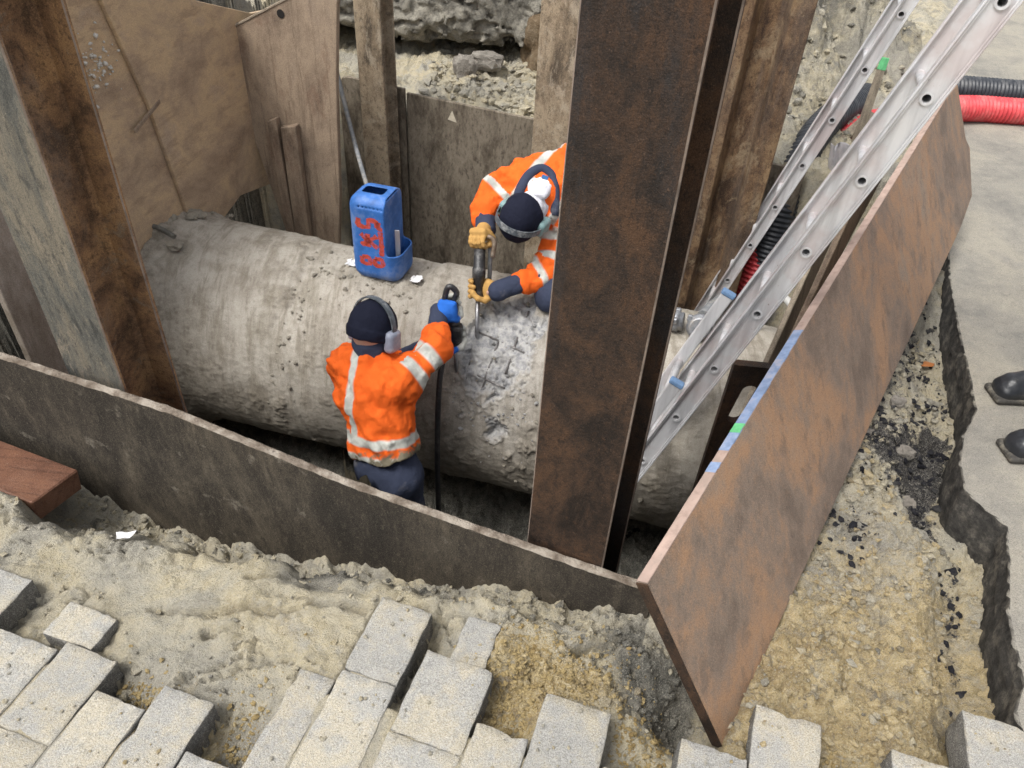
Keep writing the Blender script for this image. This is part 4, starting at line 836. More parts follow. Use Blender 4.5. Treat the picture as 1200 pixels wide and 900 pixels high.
stk = plank('wood_stake', (1.66, 3.85, -.25), (1.735, 4.02, .5), .055, .03, (.3, -1, .1), MAT['stake'], 'grey pointed survey stake with green painted tip between the ladders', 'stake', taper=.45)
bm = box_bm(.06, .03, .036, .004); M = frame((.075, .17, .75), (.3, -1, .1)); M.translation = Vector((1.7325, 4.014, .475)); bmesh.ops.transform(bm, matrix=M, verts=bm.verts); link('green_tip', bmm('green_tip', bm), MAT['green_paint'], stk)
plank('wood_stake', (1.75, 3.75, -.2), (1.83, 3.85, .32), .045, .03, (.3, -1, .1), MAT['stake'], 'short plain wooden stake right of the green-tipped stake', 'stake', taper=.6)
plank('wood_batten', (1.55, 3.9, .05), (1.78, 4.05, .22), .05, .02, (0, -.3, 1), MAT['stake'], 'grey batten lying across the red conduit', 'batten')
cl = bmesh.new(); bmesh.ops.create_grid(cl, x_segments=8, y_segments=16, size=.5)
for v in cl.verts:
    x, y = v.co.x, v.co.y; v.co = Vector((1.5 + x * .1 * (1 + .4 * y) - .09 * (y - .5), 3.62 + .03 * math.sin(x * 9 + y * 4), .0 + y * .42 + .01 * math.sin(9 * x)))
bmesh.ops.solidify(cl, geom=cl.faces[:], thickness=.003); tag(link('plastic_rag', bmm('plastic_rag', cl, True), m_plain('milky_plastic', (.55, .53, .55), .45, 0, .25, 30, .5, .004, (.4, .36, .35))), 'milky white plastic rag hanging between the ladders', 'rag')
def conduit(name, ctrl, r, mat, label, pitch=.014, depth=.05):
    P = spline(ctrl, 400); L = np.r_[0, np.cumsum(np.linalg.norm(np.diff(P, axis=0), axis=1))]; n = int(L[-1] / pitch * 4); s = np.linspace(0, L[-1], n)
    Q = np.stack([np.interp(s, L, P[:, i]) for i in range(3)], -1); rr = [r * (1 - depth * (1 - math.copysign(1, math.sin(2 * math.pi * x / pitch + .7)))) for x in s]
    return tag(link(name, sweep(Q, rr, 20), mat), label, 'conduit')
MAT['red_con'] = m_plain('red_conduit', (.62, .06, .07), .5, 0, .2, 20, .4, .001, (.5, .16, .15)); MAT['blk_con'] = m_plain('black_conduit', (.03, .034, .042), .45, 0, .3, 20, .5, .001, (.1, .1, .1))
conduit('red_conduit', [(4.6, 4.75, .07), (3.6, 4.72, .07), (2.94, 4.68, .07), (2.6, 4.66, .075), (2.2, 4.5, .09), (1.78, 4.14, .09), (1.55, 3.9, .0), (1.35, 3.7, -.15), (1.25, 3.55, -.5), (1.22, 3.45, -1.3)], .075, MAT['red_con'], 'thick red corrugated conduit running from the road down into the pit', .024, .07)
conduit('black_conduit', [(4.6, 5.0, .075), (3.6, 5.0, .075), (3.07, 5.0, .075), (2.7, 5.0, .08), (2.3, 4.92, .1), (1.85, 4.42, .16), (1.52, 3.98, .16), (1.36, 3.72, .02), (1.29, 3.58, -.3), (1.26, 3.5, -1.3)], .08, MAT['blk_con'], 'thick black ribbed conduit lying beside the red one on the road', .024, .045)
MAT['hose_k'] = m_plain('black_hose', (.02, .02, .022), .5, 0, .3, 30, .4, .001, (.06, .055, .05)); MAT['hose_g'] = m_plain('grey_hose', (.2, .21, .22), .55, 0, .3, 30, .4, .001, (.3, .27, .22))
tag(link('air_hose', sweep(spline([(-1.06, 3.95, .9), (-1.03, 3.93, .58), (-.96, 3.86, .3), (-.87, 3.7, .05), (-.72, 3.3, -.05), (-.62, 3.0, .05)], 50), .011, 10), MAT['hose_g']), 'thin grey cable hanging down the back of the pit towards the blue canister', 'cable')
tag(link('white_hose', sweep(spline([(.9, 2.52, -.2), (.93, 2.5, -.02), (.99, 2.47, .06), (1.06, 2.4, -.03), (1.1, 2.35, -.3)], 30), .014, 10), m_plain('white_hose', (.6, .6, .58), .5, 0, .2, 40, .4, .001, (.3, .28, .24))), 'short looped white hose at the back of the pipe near the panel', 'hose')
MAT['galv'] = m_plain('grey_casting', (.3, .31, .33), .5, .6, .35, 40, .5, .002, (.32, .28, .22))
def coupling(c, axis, r, label):
    c = Vector(c); ax_ = Vector(axis).normalized(); root = empty('hose_coupling', c - Vector((0, 0, r)), label, 'coupling', None)
    link('coupling_ring', sweep([c + ax_ * t for t in (-.03, -.028, -.012, -.01, .01, .012, .028, .03)], [r * .7, r * .85, r * .85, r, r, r * .85, r * .85, r * .7], 24), MAT['galv'], root)
    pr = frame(ax_, (0, 0, 1))
    for k in range(3):
        a = k * 2.09 + .5; p_ = c + (pr @ Vector((0, math.cos(a), math.sin(a)))) * r; bm = box_bm(.024, .02, .026, .004); M = pr.copy(); M.translation = p_; bmesh.ops.transform(bm, matrix=M, verts=bm.verts); link('lug', bmm('lug', bm), MAT['galv'], root)
    link('seal', sweep([c - ax_ * .031, c - ax_ * .034], [r * .62, r * .6], 20), m_plain('mud_seal', (.3, .27, .22), .9), root)
coupling((.70, 2.42, -.07), (-.25, -.9, .35), .05, 'round grey hose coupling on top of the pipe with its mouth forward')
coupling((.615, 2.46, -.075), (.9, -.3, .1), .042, 'grey hose coupling lying sideways on the pipe against the dark beam')
tag(link('drain_hose', sweep(spline([(.72, 2.47, -.06), (.8, 2.6, -.08), (.9, 2.8, -.2), (1.0, 2.9, -.5)], 24), .03, 12), MAT['hose_g']), 'grey hose running back from the round coupling over the pipe', 'hose')

# ------------------------------------------------------------------ timber, rubble, scraps
bm = box_bm(.62, .16, .075, .004); M = frame((1, -.33, -.03), (.05, .12, 1)); M.translation = Vector((-1.243 - .335, 1.43 + .11, -.118)); bmesh.ops.transform(bm, matrix=M, verts=bm.verts)
tag(link('timber_beam', bmm('timber_beam', bm), MAT['wood']), 'reddish-brown sawn hardwood beam lying in the gully beside the muddy sheet', 'timber')
def stone(name, c, r, mat, label, seed, group=None, cat='stone', fl=(1, .8, .7), parent=None):
    V, F = ICO[3]; n = fbm(V[:, 0] * 1.1 + seed, V[:, 1] * 1.1, V[:, 2] * 1.1, 3); q = V * (1 + .45 * n[:, None]); q = np.sign(q) * np.abs(q) ** .8
    Q = np.round(q * 2.2) / 2.2 * .35 + q * .65; Q = Q * np.array(fl) * r + np.array(c); return tag(link(name, npmesh(name, Q, F, False), mat), label, cat, group)
stone('rubble_stone', (-.40, 4.6, .14), .075, MAT['stone'], 'upright angular brown stone on the bench behind the sheet, left of the pair', 3.1, fl=(.9, .7, 1))
stone('rubble_stone', (-.27, 4.72, .15), .085, MAT['stone'], 'flat wedge-shaped brown stone on the bench behind the sheet, right of the pair', 8.4, fl=(1.2, .7, .6))
for i in range(5):
    x, y = [(1.33, 2.05), (1.24, 2.13), (1.19, 1.9), (1.31, 1.86), (1.27, 1.68)][i]; stone('gravel_stone', (x, y, float(ground_h(np.array([x]), np.array([y]))[0]) + .012), [.028, .026, .024, .03, .028][i], MAT['stone'], 'rounded grey stone lying among black crumbs beside the broken road edge', i * 3.7, 'grey stones by the road edge')
p = spots(1500, boxpts(-.6, .5, 4.05, 4.9)); tag(scatter('rubble_crumbs', p, sz(len(p), .005, .035, 3), MAT['soil'], 1, .35, False, None, .7, .28, True), 'grey rubble crumbs on the bench behind the back sheet', 'rubble')
p = spots(1500, boxpts(.75, 2.4, 3.9, 6.0)); p = p[((p[:, :2] - PB) @ NN > .05) & (p[:, 0] < 1.9 + .42 * (p[:, 1] - 3.4))]; tag(scatter('clay_crumbs', p, sz(len(p), .004, .028, 2.8), MAT['soil'], 1, .45, False, None, .8, .3, True), 'grey clay lumps on the heap behind the ladders', 'clay')
p = spots(1600, boxpts(-1.5, 1.3, 1.4, 2.5)); p = p[p[:, 2] < -1.3]; tag(scatter('wet_mud_lumps', p, sz(len(p), .008, .05, 2), MAT['clod_k'], 1, .3), 'wet black mud lumps on the pit floor below the pipe', 'mud')
bm = bmesh.new(); bmesh.ops.create_grid(bm, x_segments=4, y_segments=3, size=.5)
for v in bm.verts: v.co = Vector((-.985 + v.co.x * (.04 + .02 * v.co.y), 1.25 + v.co.y * .022 + v.co.x * .01, float(ground_h(np.array([-.985]), np.array([1.25]))[0]) + .022 + random.uniform(-.004, .006)))
bmesh.ops.solidify(bm, geom=bm.faces[:], thickness=.001); tag(link('paper_scrap', bmm('paper_scrap', bm), MAT['white_plastic']), 'small white paper scrap on the soil near the muddy sheet', 'scrap')
def leaf(x, y, rz, c, label, lift=.012, sc=1.):
    z = float(ground_h(np.array([x]), np.array([y]))[0]) + lift; bm = bmesh.new(); n = 8; L_ = []; 
    for i in range(n + 1):
        t = i / n; w = .014 * math.sin(math.pi * t) ** .8 + .0008; L_.append([bm.verts.new((t * .07 - .035, -w, .004 * math.sin(t * 5))), bm.verts.new((t * .07 - .035, 0, -.003 + .004 * math.sin(t * 5))), bm.verts.new((t * .07 - .035, w, .004 * math.sin(t * 5) + .004))])
    for a, b in zip(L_[:-1], L_[1:]):
        for k in (0, 1): bm.faces.new((a[k], a[k + 1], b[k + 1], b[k]))
    bmesh.ops.transform(bm, matrix=Matrix.Translation((x, y, z)) @ Matrix.Rotation(rz, 4, 'Z') @ Matrix.Scale(sc, 4), verts=bm.verts); bmesh.ops.solidify(bm, geom=bm.faces[:], thickness=.0008)
    tag(link('fallen_leaf', bmm('fallen_leaf', bm, True), m_plain('leaf_brown', c, .7)), label, 'leaf')
leaf(1.6, 2.4, .3, (.42, .16, .05), 'orange-brown fallen leaf at the foot of the broken road edge', .03)
leaf(-.8, .63, -.8, (.45, .22, .12), 'small pinkish-brown leaf lying on the paving blocks', .012, .45)

# undercut old road slab behind the pit
def slab():
    def f(P):
        n = fbm(P[..., 0] * 3, P[..., 1] * 3, P[..., 2] * 3, 4, .55); n2 = fbm(P[..., 0] * 12, P[..., 1] * 12, P[..., 2] * 16, 3, .6)
        b1 = rbox(P, (-.85, 6.0, .46), (1.05, 1.05, .24), .08); return b1 + .08 * n + .02 * n2 + .07 * np.abs(fbm(P[..., 0] * 6, P[..., 1] * 6, P[..., 2] * 12, 4, .6)) - .03
    return nets(f, (-2.1, 4.75, .05), (.4, 6.2, .85), .0155, 'slab')
tag(link('broken_slab', slab(), MAT['slab']), 'thick broken old concrete slab overhanging a dark hollow behind the pit', 'slab')
def lump(c, r, seed, mat, label, nm='earth_lump'):
    def f(P): return ell(P, c, r) + .07 * fbm(P[..., 0] * 5 + seed, P[..., 1] * 5, P[..., 2] * 5, 4, .6)
    c = np.array(c); r = np.array(r); tag(link(nm, nets(f, c - r - .1, c + r + .1, .02, nm), mat), label, 'earth')
lump((.16, 5.05, .2), (.26, .25, .26), 2., m_clod('brown_earth', [(.3, (.11, .075, .045)), (.5, (.2, .145, .09)), (.7, (.28, .22, .15))]), 'brown earth face standing at the right end of the hollow under the slab')

# ------------------------------------------------------------------ people
MAT['sole'] = m_plain('muddy_sole', (.06, .056, .05), .8, 0, .4, 60, .3, .003, (.2, .18, .14))
ORANGE = m_cloth('hi_vis_orange', (.85, .14, .02), (.13, .115, .08), .3, True); NAVY = m_cloth('navy_workwear', (.045, .055, .092), (.17, .16, .15), .5)
BEANIE = m_cloth('navy_fleece', (.012, .014, .028), (.05, .05, .06), .15); SKIN = m_plain('skin', (.5, .3, .22), .6, 0, .15, 40, .4); TAN = m_cloth('tan_leather', (.56, .33, .11), (.2, .14, .08), .35)
BLUEG = m_cloth('blue_knit_glove', (.03, .16, .62), (.4, .4, .4), .2, True); WHITE = m_cloth('white_shirt', (.72, .73, .78), (.4, .4, .45), .2); MUFF_G = m_plain('grey_shell', (.27, .29, .36), .45, 0, .25, 30, .5, .001, (.4, .34, .3)); MUFF_T = m_plain('teal_shell', (.2, .32, .32), .5, 0, .25, 30, .4, .001, (.3, .3, .28))
BAND = m_plain('worn_band', (.1, .115, .13), .5, 0, .4, 60, .4, .001, (.38, .38, .37)); BOOT = m_plain('black_rubber', (.018, .02, .024), .38, 0, .3, 20, .5, .002, (.11, .1, .085)); MESHRAG = m_cloth('muddy_mesh', (.16, .14, .1), (.1, .085, .06), .5)
def U(v): v = np.asarray(v, float); return v / np.linalg.norm(v)
def body_parts(J, s, inf=0., arms=True, legs=True, fore=1.):
    g = lambda k: np.array(J[k], float); r = lambda x: x * s + inf; L = []
    def add(a, b, ra, rb): L.append((np.array(a, float), np.array(b, float), r(ra), r(rb)))
    if arms is not None:
        for sd_ in 'LR':
            add(g('hip' + sd_) * .75 + g('pelvis') * .25, g('waist') + (g('hip' + sd_) - g('pelvis')) * .6, .105, .1); add(g('waist') + (g('hip' + sd_) - g('pelvis')) * .6, g('chest') + (g('sh' + sd_) - g('chest')) * .55, .1, .105)
            add(g('chest') + (g('sh' + sd_) - g('chest')) * .5, g('sh' + sd_), .1, .078); add(g('sh' + sd_), g('neck'), .07, .055)
        add(g('pelvis'), g('waist'), .11, .105); add(g('waist'), g('chest'), .105, .12); add(g('chest'), g('neck'), .1, .06)
    if arms:
        for sd_ in 'LR':
            add(g('sh' + sd_), g('el' + sd_), .062, .048); add(g('el' + sd_), g('el' + sd_) + (g('wr' + sd_) - g('el' + sd_)) * fore, .047, .047 + (.03 - .047) * fore)
    if legs:
        for sd_ in 'LR': add(g('hip' + sd_), g('kn' + sd_), .088, .062); add(g('kn' + sd_), g('an' + sd_), .06, .045)
    return L
def uni(P, L, k): return union([rcone(P, *q) for q in L], k)
def bounds(L, pad=.04):
    A = np.array([q[0] for q in L] + [q[1] for q in L]); R_ = np.array([q[2] for q in L] + [q[3] for q in L])[:, None]; return (A - R_).min(0) - pad, (A + R_).max(0) + pad
def head_R(fwd, up): u = U(up); f = np.asarray(fwd, float); f = U(f - f.dot(u) * u); return np.stack([np.cross(f, u), f, u], 1)      # columns: right, forward, up
def head_sdf(P, c, R, s):
    q = (P - c) @ R / s; sk = ell(q, (0, -.01, .02), (.076, .096, .1)); jaw = ell(q, (0, .035, -.06), (.055, .062, .062)); f = smin(sk, jaw, .04)
    f = smin(f, rcone(q, (0, .085, .0), (0, .112, -.028), .009, .014), .012); f = smin(f, ell(q, (0, .088, .022), (.045, .012, .01)), .015)
    for x in (-1, 1):
        f = np.maximum(f, -ell(q, (x * .031, .098, .004), (.016, .016, .011))); f = np.minimum(f, ell(q, (x * .031, .079, .004), (.012, .013, .012))); f = smin(f, ell(q, (x * .077, -.005, -.005), (.008, .02, .032)), .008)
    f = smin(f, ell(q, (0, .09, -.058), (.024, .012, .006)), .006); f = np.maximum(f, -ell(q, (0, .1045, -.0575), (.022, .008, .0022)))
    return f * s
def glove_sdf(P, c, h, e1, wr, r, s=.9, thumb=1):
    """a fist closed round a bar through c along h; e1 points from the bar to the palm"""
    h = U(h); e1 = U(np.asarray(e1) - np.dot(e1, h) * h); e2 = np.cross(h, e1) * thumb; pts = lambda a, x, rad: c + h * x + rad * (e1 * math.cos(a) + e2 * math.sin(a))
    palm = rbox(P, c + e1 * (r + .016 * s), (.044 * s, .014 * s, .04 * s), .012 * s, np.stack([h, e1, e2], 1)); L = []
    for i, (x, end) in enumerate(((-.033, 3.6), (-.011, 4.0), (.011, 3.9), (.033, 3.4))):
        an = np.linspace(.65, end, 5); rad = r + .009 * s
        for a, b in zip(an[:-1], an[1:]): L.append((pts(a, x * s, rad), pts(b, x * s, rad), .0105 * s, .0098 * s))
    f = union([rcone(P, *q) for q in L], .003)
    th = [pts(-.2, .036 * s, r + .02 * s), pts(-.9, .045 * s, r + .016 * s), pts(-1.7, .036 * s, r + .012 * s), pts(-2.3, .02 * s, r + .011 * s)]
    t_ = union([rcone(P, a, b, .0125 * s, .0115 * s) for a, b in zip(th[:-1], th[1:])], .006)
    wv = U(wr - c); cuff = rcone(P, c + e1 * (r + .018 * s), wr, .031 * s, .037 * s)
    return smin(smin(smin(palm, f, .009), t_, .012), cuff, .02)
def person(label, J, s, head, hp, floor_pts, jacket_cut=None, stripe_fn=None, mud_fn=None, gloves=None, gmat=TAN, muff=MUFF_G, nape=None, fore=.35, wr_amp=.011, mid=.0075):
    base = (J['anL'][0] * .5 + J['anR'][0] * .5, J['anL'][1] * .5 + J['anR'][1] * .5, min(J['anL'][2], J['anR'][2]) - .06); g = lambda k: np.array(J[k], float)
    hc, hR = np.array(head, float), head_R(*hp); hs_ = .87
    L = body_parts(J, s * .93); lo, hi = bounds(L, .16)
    def bodyf(P):
        f = uni(P, L, .03); f = smin(f, rcone(P, g('neck'), hc - hR[:, 2] * .05 * s, .055 * s, .052 * s), .02); f = smin(f, head_sdf(P, hc, hR, hs_), .015)
        for sd_ in 'LR':
            f = smin(f, rcone(P, g('wr' + sd_), g('hd' + sd_), .02 * s, .016 * s), .01)
            an = g('an' + sd_); f = smin(f, rcone(P, an + np.array([0, 0, -.02]), an + np.array(J['toe']) * .15 * s + np.array([0, 0, -.03]), .04 * s, .03 * s), .02)
        return f
    root = tag(link('person', nets(bodyf, np.minimum(lo, hc - .2), np.maximum(hi, hc + .2), .0105, 'person'), SKIN, base=base), label, 'person')
    # navy overalls: legs and forearms
    LT = [q for q in body_parts(J, s, .012, None, True)]
    for sd_ in 'LR': LT.append((g('hip' + sd_), g('pelvis'), .1 * s, .1 * s)); LT.append((g('pelvis'), g('waist'), .105 * s, .1 * s)); LT.append((g('hip' + sd_) * .8 + g('pelvis') * .2, g('waist') + (g('hip' + sd_) - g('pelvis')) * .6, .1 * s, .096 * s))
    lo, hi = bounds(LT)
    def tro(P): return uni(P, LT, .025) + .006 * fbm(P[..., 0] * 16, P[..., 1] * 16, P[..., 2] * 8, 3)
    link('trousers', nets(tro, lo, hi, mid, 'trousers'), NAVY, root)
    for sd_ in 'LR':
        Lf = [(g('el' + sd_) * .9 + g('sh' + sd_) * .1, g('el' + sd_), .04 * s, .044 * s), (g('el' + sd_), g('wr' + sd_) + (g('wr' + sd_) - g('el' + sd_)) * .12, .046 * s, .043 * s)]; lo, hi = bounds(Lf)
        link('sleeve', nets(lambda P: uni(P, Lf, .02) + .004 * fbm(P[..., 0] * 24, P[..., 1] * 24, P[..., 2] * 24, 3), lo, hi, .005, 'sleeve'), NAVY, root)
        an = g('an' + sd_); tv = U(J['toe']); up_ = np.array([0, 0, 1.]) if J.get('up', 1) else U(np.cross(tv, np.cross([0, 0, 1.], tv))); sdv = np.cross(up_, tv); Rb = np.stack([tv, sdv, up_], 1); sh0 = an + up_ * .15 * s if J.get('up', 1) else an - tv * .02
        Lb = [(sh0, an + up_ * .02, .058 * s, .054 * s), (an + up_ * .015, an + tv * .13 * s - up_ * .012, .05 * s, .04 * s)]; lo, hi = bounds(Lb, .07); fc = an + tv * .055 * s - up_ * .034
        def bootf(P): return np.maximum(smin(uni(P, Lb, .03), rbox(P, fc, (.135 * s, .05 * s, .034), .032, Rb), .025) + .003 * fbm(P[..., 0] * 30, P[..., 1] * 30, P[..., 2] * 30, 2), -((P - an) @ up_ + .058))
        bo = link('boot', nets(bootf, lo, hi, .005, 'boot'), BOOT, root)
        link('sole', nets(lambda P: rbox(P, an + tv * .055 * s - up_ * .056, (.142 * s, .055 * s, .013), .012, Rb), lo, hi, .005, 'sole'), MAT['sole'], bo)
    # jacket
    LJ = body_parts(J, s, .018, True, False, fore); lo, hi = bounds(LJ, .05)
    def jac(P):
        w = fbm(P[..., 0] * 9, P[..., 1] * 9, P[..., 2] * 12, 2); fold = np.abs(pn(P[..., 0] * 17 + 6 * P[..., 2], P[..., 1] * 17 + 3 * P[..., 2], P[..., 2] * 7)); f = uni(P, LJ, .035) - .02 * fold + .008 + wr_amp * (1.3 * w + .9 * (np.abs(fbm(P[..., 0] * 20, P[..., 1] * 20, P[..., 2] * 14, 3)) - .2))
        if jacket_cut is not None: f = jacket_cut(P, f)
        return f
    me = nets(jac, lo, hi, .0055, 'jacket'); V = verts_of(me); attr(me, 'stripe', stripe_fn(V)); attr(me, 'mud', mud_fn(V) if mud_fn else np.zeros(len(V))); link('jacket', me, ORANGE, root)
    # beanie and ear muffs
    def bea(P):
        q = (P - hc) @ hR / hs_; f = ell(q, (0, -.012, .026), (.09, .109, .112)); cf = np.maximum(ell(q, (0, -.012, .026), (.095, .114, .117)), np.abs(q[..., 2] + .006 + .35 * q[..., 1]) - .021); f = np.maximum(f, -(q[..., 2] + .03 + .35 * q[..., 1])); f = smin(f, cf, .004); return (f + .003 * fbm(q[..., 0] * 22, q[..., 1] * 22, q[..., 2] * 22, 3)) * hs_
    me = nets(bea, hc - .16, hc + .16, .005, 'beanie'); link('beanie', me, BEANIE, root); nk = [(g('neck') - hR[:, 2] * .02, hc - hR[:, 2] * .04 * hs_ - hR[:, 1] * .02, .066 * hs_, .074 * hs_)]; lo, hi = bounds(nk); link('neck_warmer', nets(lambda P: uni(P, nk, .02) + .004 * fbm(P[..., 0] * 25, P[..., 1] * 25, P[..., 2] * 40, 2), lo, hi, .005, 'neck_warmer'), NAVY if nape is None else WHITE, root)
    mf = D.objects.new('ear_muffs', None); COL.objects.link(mf); mf.parent = root; mf.location = Vector(hc) - WORLD[root.name]; WORLD[mf.name] = Vector(hc)
    for x in (-1, 1):
        cc = hc + hR @ np.array([x * .094, -.004, -.012]) * hs_
        def cup(P): q = (P - cc) @ hR / hs_; return rbox(q, (0, 0, 0), (.023, .037, .046), .02) * hs_
        link('ear_cup', nets(cup, cc - .07, cc + .07, .005, 'ear_cup'), muff, mf)
    P_ = []
    for i in range(25):
        a = math.pi * i / 24; P_.append(Vector(hc + hR @ np.array([.105 * math.cos(a), -.004, .005 + .142 * math.sin(a) ** .8]) * hs_))
    bm = bmesh.new(); prev = None
    for i, p_ in enumerate(P_):
        t = (P_[min(i + 1, 24)] - P_[max(i - 1, 0)]).normalized(); fw = Vector(hR[:, 1]); nrm = t.cross(fw).normalized(); cur = [bm.verts.new(p_ + fw * a * .013 * s + nrm * b * .0025) for a, b in ((-1, -1), (1, -1), (1, 1), (-1, 1))]
        if prev:
            for k in range(4): bm.faces.new((prev[k], prev[(k + 1) % 4], cur[(k + 1) % 4], cur[k]))
        prev = cur
    link('head_band', bmm('head_band', bm), BAND, mf)
    for gl in gloves or []:
        c = np.array(gl[0], float); lo, hi = np.minimum(c, gl[3]) - .09, np.maximum(c, gl[3]) + .09
        me = nets(lambda P: glove_sdf(P, c, gl[1], gl[2], np.array(gl[3]), gl[4], .9, gl[5]), lo, hi, .0036, 'glove'); V = verts_of(me)
        attr(me, 'stripe', ((V - c) @ U(gl[2])) * -1 + .012); attr(me, 'mud', np.full(len(V), .05)); link('glove', me, gmat, root)
    return root
def band(x, c, h): return h - np.abs(x - c)
def torso_frame(J):
    up = U(np.array(J['neck']) - np.array(J['pelvis'])); r = np.array(J['shR'], float) - np.array(J['shL']); r = U(r - r.dot(up) * up); return np.array(J['pelvis'], float), up, r, np.cross(r, up)
def sleeve_d(V, a, b):
    a = np.array(a, float); b = np.array(b, float); d = U(b - a); t = (V - a) @ d; rad = np.linalg.norm(V - a - t[:, None] * d, axis=1); return t, rad, np.linalg.norm(b - a)

# worker standing in the pit, back to the street
J1 = dict(pelvis=(-.43, 1.94, -.44), waist=(-.452, 1.985, -.32), chest=(-.485, 2.06, -.19), neck=(-.495, 2.105, -.075), shL=(-.585, 2.14, -.14), shR=(-.405, 2.035, -.125), hipL=(-.475, 1.965, -.46), hipR=(-.385, 1.915, -.46),
          elL=(-.49, 2.28, -.25), wrL=(-.315, 2.29, -.145), hdL=(-.26, 2.31, -.13), elR=(-.28, 2.165, -.05), wrR=(-.285, 2.32, -.025), hdR=(-.262, 2.36, .0), knL=(-.49, 2.03, -.83), knR=(-.36, 1.96, -.83), anL=(-.5, 1.97, -1.2), anR=(-.35, 1.9, -1.2), toe=(.35, .93, 0))
HM1 = (np.array([-.243, 2.368, .035]), np.array([-.219, 2.325, -.3])); h1 = U(HM1[1] - HM1[0])
def stripes1(V):
    o, up, r, fwd = torso_frame(J1); q = V - o; z = q @ up; x = q @ r; y = q @ fwd; tt, rad, L_ = sleeve_d(V, J1['shR'], J1['elR']); onarm = (rad < .1) & (tt > .035) & (x > .12)
    st = np.maximum.reduce([np.minimum(band(x - .1 * (z - .2), -.035, .018), z - .13), band(z + .12 * x, .13, .018), band(z + .12 * x, .065, .013)]); st = np.where(onarm, np.maximum(band(tt, .075, .021), band(tt, .15, .02)), st)
    return st
def mud1(V):
    o, up, r, fwd = torso_frame(J1); q = V - o; z = q @ up; tt, rad, L_ = sleeve_d(V, J1['shR'], J1['elR']); return np.clip(.6 * sst(.16, .03, z) + .68 * (rad < .11) * sst(.06, .12, tt) * sst(.02, -.05, (V[:, 2] - (-.08))) + .14, 0, .72)
def cut1(P, f):
    o, up, r, fwd = torso_frame(J1); z = (P - o) @ up; return np.maximum(f, -(z - .05 + .008 * np.sin(P[..., 0] * 40)))
w1 = person('worker in orange jacket and dark beanie standing in the pit, back turned', J1, .79, (-.487, 2.145, .012), ((.5, .82, -.28), (.02, .22, 1)), None, cut1, stripes1, mud1,
       [((HM1[0] + h1 * .045), h1, (-.35, -.9, .1), J1['wrR'], .02, 1), ((HM1[0] + h1 * .17), h1, (-.8, -.6, -.05), J1['wrL'], .03, 1)], BLUEG, MUFF_G, fore=.32)
# muddy mesh rag hanging under the jacket
rag = bmesh.new(); bmesh.ops.create_grid(rag, x_segments=26, y_segments=12, size=.5)
for v in rag.verts:
    x, y = v.co.x, v.co.y; a = x * 1.5 - .75; v.co = Vector((-.47 + .12 * math.sin(a), 1.955 - .125 * math.cos(a) + .006 * math.sin(x * 60), -.47 + y * .15 * (1 + .25 * math.sin(x * 21)) + .01 * math.sin(x * 50)))
bmesh.ops.solidify(rag, geom=rag.faces[:], thickness=.004); link('mesh_rag', bmm('mesh_rag', rag, True), MESHRAG, w1)

# worker bending over the pipe from behind
J2 = dict(pelvis=(.34, 2.97, .14), waist=(.25, 3.0, .26), chest=(.12, 2.9, .255), neck=(.06, 2.77, .235), shL=(.165, 2.79, .12), shR=(-.07, 2.86, .235), hipL=(.38, 2.9, .1), hipR=(.3, 3.02, .12),
          elL=(.115, 2.62, .005), wrL=(-.06, 2.52, -.022), hdL=(-.11, 2.5, -.028), elR=(-.15, 2.81, .17), wrR=(-.142, 2.69, .148), hdR=(-.155, 2.63, .14), knL=(.135, 2.56, -.06), knR=(.33, 2.62, -.06), anL=(.34, 2.9, -.17), anR=(.47, 2.9, -.2), toe=(.4, .8, -.4), up=0)
HM2 = (np.array([-.157, 2.605, .135]), np.array([-.152, 2.436, -.215])); h2 = U(HM2[1] - HM2[0])
def stripes2(V):
    o = np.array(J2['neck']); ax_ = U(np.array(J2['chest']) - o); r = np.array(J2['shL'], float) - np.array(J2['shR']); r = U(r - r.dot(ax_) * ax_); q = V - o; t = q @ ax_; x = q @ r
    tl, rl_, _ = sleeve_d(V, J2['shL'], J2['elL']); t2, r2, _ = sleeve_d(V, J2['elL'], J2['wrL']); tr, rr, _ = sleeve_d(V, J2['shR'], J2['elR'])
    st = np.maximum(band(x, -.085, .017), band(x, .085, .017)); st = np.where((rr < .1) & (tr > .02), band(tr, .035, .014), st)
    st = np.where((rl_ < .095) & (tl > .04), np.maximum(band(tl, .075, .017), band(tl, .16, .017)), st); st = np.where((r2 < .09) & (t2 > .01), band(t2, .045, .014), st); return st
def cut2(P, f): return f
w2 = person('worker in orange jacket kneeling on the pipe, bent over a chipping hammer', J2, .9, (.0, 2.655, .215), ((-.2, .15, -1), (-.42, -.9, .06)), None, cut2, stripes2, lambda V: .2 + 0 * V[:, 0],
       [((HM2[0] + h2 * .0), U(np.array([.8, -.5, .3])), (.1, .6, .6), J2['wrR'], .014, 1), ((HM2[0] + h2 * .185), h2, (.95, .25, .1), J2['wrL'], .024, -1)], TAN, MUFF_T, nape=1, fore=.55)
def shirt(P): return ell(P, (.058, 2.765, .297), (.05, .085, .033)) + .004 * fbm(P[..., 0] * 20, P[..., 1] * 20, P[..., 2] * 20, 3)
sh_ = link('shirt', nets(shirt, (-.06, 2.6, .1), (.2, 2.9, .36), .006, 'shirt'), WHITE, w2)
bm = box_bm(.026, .02, .003, .001); M = frame((.9, -.2, -.2), (.1, -.3, 1)); M.translation = Vector((.075, 2.775, .332)); bmesh.ops.transform(bm, matrix=M, verts=bm.verts); link('neck_tag', bmm('neck_tag', bm), m_plain('blue_tag', (.03, .12, .3), .6), sh_)
